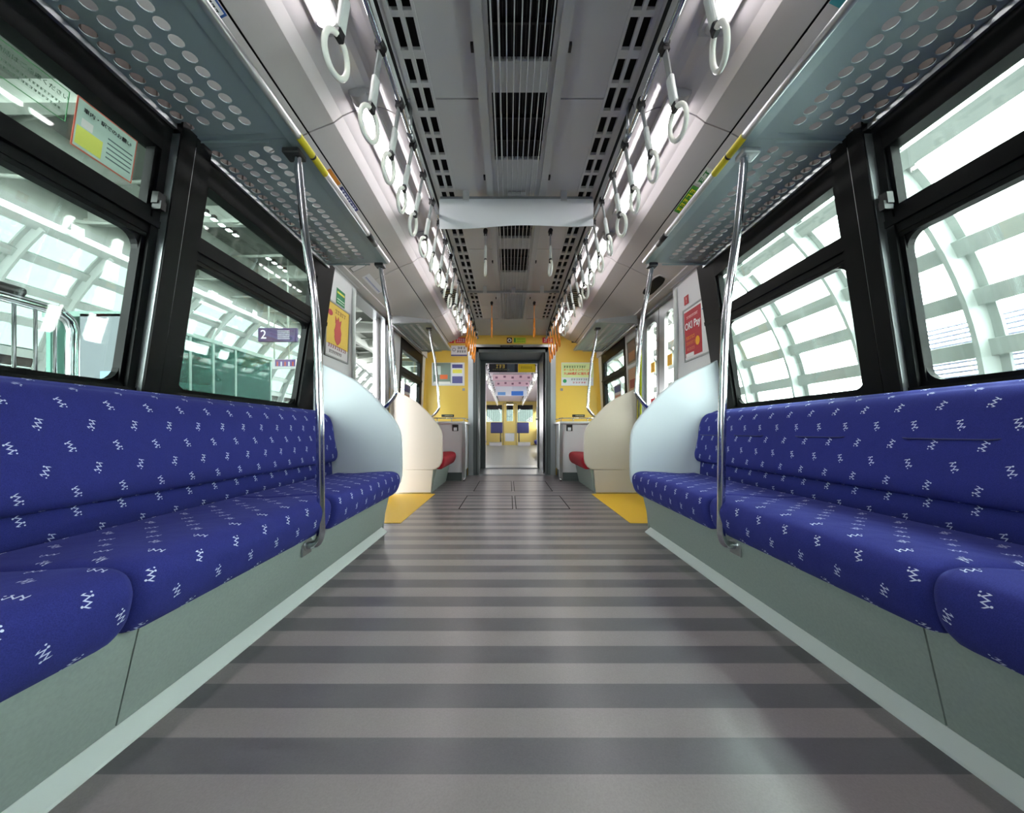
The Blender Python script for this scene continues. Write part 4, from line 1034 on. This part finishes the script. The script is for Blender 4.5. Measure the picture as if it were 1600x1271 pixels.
for i in range(12):
    y = 1.2 + 1.5 * i
    t = thing('platform_lamp', 'long white light along the left canopy edge, %s one' % ORD[i], 'lamp', (-7.85, y, 4.25), 'canopy edge lights')
    sub('tube', lampm, t, MB().box(-7.90, -7.82, y - .62, y + .62, 4.22, 4.26)); sub('housing', M['rib'], t, MB().box(-7.92, -7.80, y - .65, y + .65, 4.26, 4.40))
k = 0
for y in [6.17, 6.34, 6.51, 6.68, 6.85, 7.02, 7.98, 8.18, 8.38, 8.58]:
    t = thing('roof_spotlight', 'small bright roof light in a row over the left platform, %s one' % ORD[k], 'lamp', (-5.4, y, 4.55), 'small roof lights'); k += 1
    sub('lens', lampm, t, MB().rbox(-5.44, -5.36, y - .045, y + .045, 4.53, 4.55, .008, 2)); sub('body', M['clip'], t, MB().box(-5.43, -5.37, y - .03, y + .03, 4.55, 4.62))
# waiting shelter
t = thing('waiting_shelter', 'teal glass platform shelter with grey end wall outside the left window', 'shelter', (-5.1, 5.5, -.04))
sub('glass_side', M['teal'], t, MB().box(-4.62, -4.60, 4.27, 6.85, 0, 2.05))
sub('end_wall', pbr('grey_shelter_wall', (96, 103, 108), .5), t, MB().box(-5.1, -4.62, 4.22, 4.26, -.04, 2.08))
sub('back_wall', pbr('green_shelter_wall', (96, 140, 128), .5), t, MB().box(-5.55, -5.5, 4.26, 6.85, -.04, 2.08).box(-5.5, -4.62, 6.80, 6.85, -.04, 2.08))
m_ = MB().box(-5.55, -4.59, 4.22, 6.88, 2.05, 2.11)
for y in (4.24, 5.1, 5.5, 5.95, 6.83): m_.box(-4.63, -4.59, y, y + .035, -.04, 2.06)
sub('frame', pbr('green_grey_frame', (110, 136, 128), .4), t, m_)
sub('poster_panel', flat((170, 208, 222)), t, MB().box(-4.75, -4.73, 5.3, 5.85, 1.45, 1.7)); sub('poster_panel', flat((196, 206, 206)), t, MB().box(-4.75, -4.73, 5.15, 5.5, .2, 1.2)); sub('poster_panel', flat((150, 200, 214)), t, MB().box(-4.75, -4.73, 6.05, 6.4, .6, 1.2))
sub('wall_poster', flat((120, 150, 168)), t, MB().box(-4.84, -4.68, 4.20, 4.215, .9, 1.4)); sub('wall_poster', flat((120, 150, 168)), t, MB().box(-4.86, -4.70, 4.20, 4.215, .2, .7))
# platform railing
t = thing('platform_railing', 'chrome platform railing with black top tube outside the nearest left window', 'railing', (-1.95, 1.2, -.04))
sub('top_rail', M['steel'], t, MB().tube(smooth_path([(-1.95, -.2, 1.20), (-1.95, .8, 1.20), (-1.95, 1.44, 1.20), (-1.95, 1.52, 1.19), (-1.95, 1.56, 1.14), (-1.95, 1.56, 1.0), (-1.95, 1.56, .4), (-1.95, 1.56, -.04)]), .022))
sub('grip', M['clip'], t, MB().tube([(-1.95, -.2, 1.235), (-1.95, 1.40, 1.235)], .018))
m_ = MB()
for k in range(22): m_.tube([(-1.95, 1.50 - .062 * k, .1), (-1.95, 1.50 - .062 * k, 1.19)], .006, 8)
m_.tube([(-1.95, -.2, .1), (-1.95, 1.55, .1)], .01, 8)
sub('baluster', M['steel'], t, m_)
t = thing('striped_barrier', 'white slatted wall with dark red band beyond the left platform', 'wall panel', (-9.7, 6, 0))
m_ = MB()
for k in range(26): m_.box(-9.75, -9.68, -3, 26, -.2 + .1 * k, -.14 + .1 * k)
sub('slat', M['louv'], t, m_); sub('red_band', flat((132, 36, 44)), t, MB().box(-9.67, -9.64, -3, 26, 1.98, 2.2))
# hanging signs
def hang(Y, x0, x1, y0, y1, col, label):
    a, b = bulk(x0, y1, Y, 0), bulk(x1, y0, Y, 0)
    t = thing('platform_sign', label, 'sign', ((a[0] + b[0]) / 2, Y, (a[2] + b[2]) / 2)); Wd, Ht = b[0] - a[0], b[2] - a[2]
    plate(t, 'panel', 0, 0, Wd, Ht, flat(col), .06)
    m_ = MB()
    for x in (-Wd / 4, Wd / 4): m_.tube([(x, -.03, Ht / 2), (x, -.03, 4.9 - t.location.z)], .02, 8)
    m_.build('hanger', M['beam'], t); return t, Wd, Ht
t, a, b = hang(8.6, 406, 466, 514, 535, (62, 44, 88), 'hanging purple platform sign with white number 2, nearer one')
mesh_text('number', '2', .30, M['txtw'], t, -a * .36, -.063, 0); [dashes(t, a * .16, b * (.28 - .14 * k), a * .32, b * .09, 11, M['txtw'], -.063, 32 + k) for k in range(5)]
t, a, b = hang(11.5, 418, 464, 562, 577, (206, 206, 206), 'pale hanging platform sign with number 2 and coloured panel, farther one')
mesh_text('number', '2', .30, M['txt'], t, -a * .40, -.063, 0); plate(t, 'map_print', a * .14, .03, a * .68, b * .7, flat((110, 80, 140)), .063)
for k in range(5): plate(t, 'map_print', a * (-.12 + .13 * k), .0, a * .05, b * .45, flat(((200, 90, 60), (220, 220, 226))[k % 2]), .066)
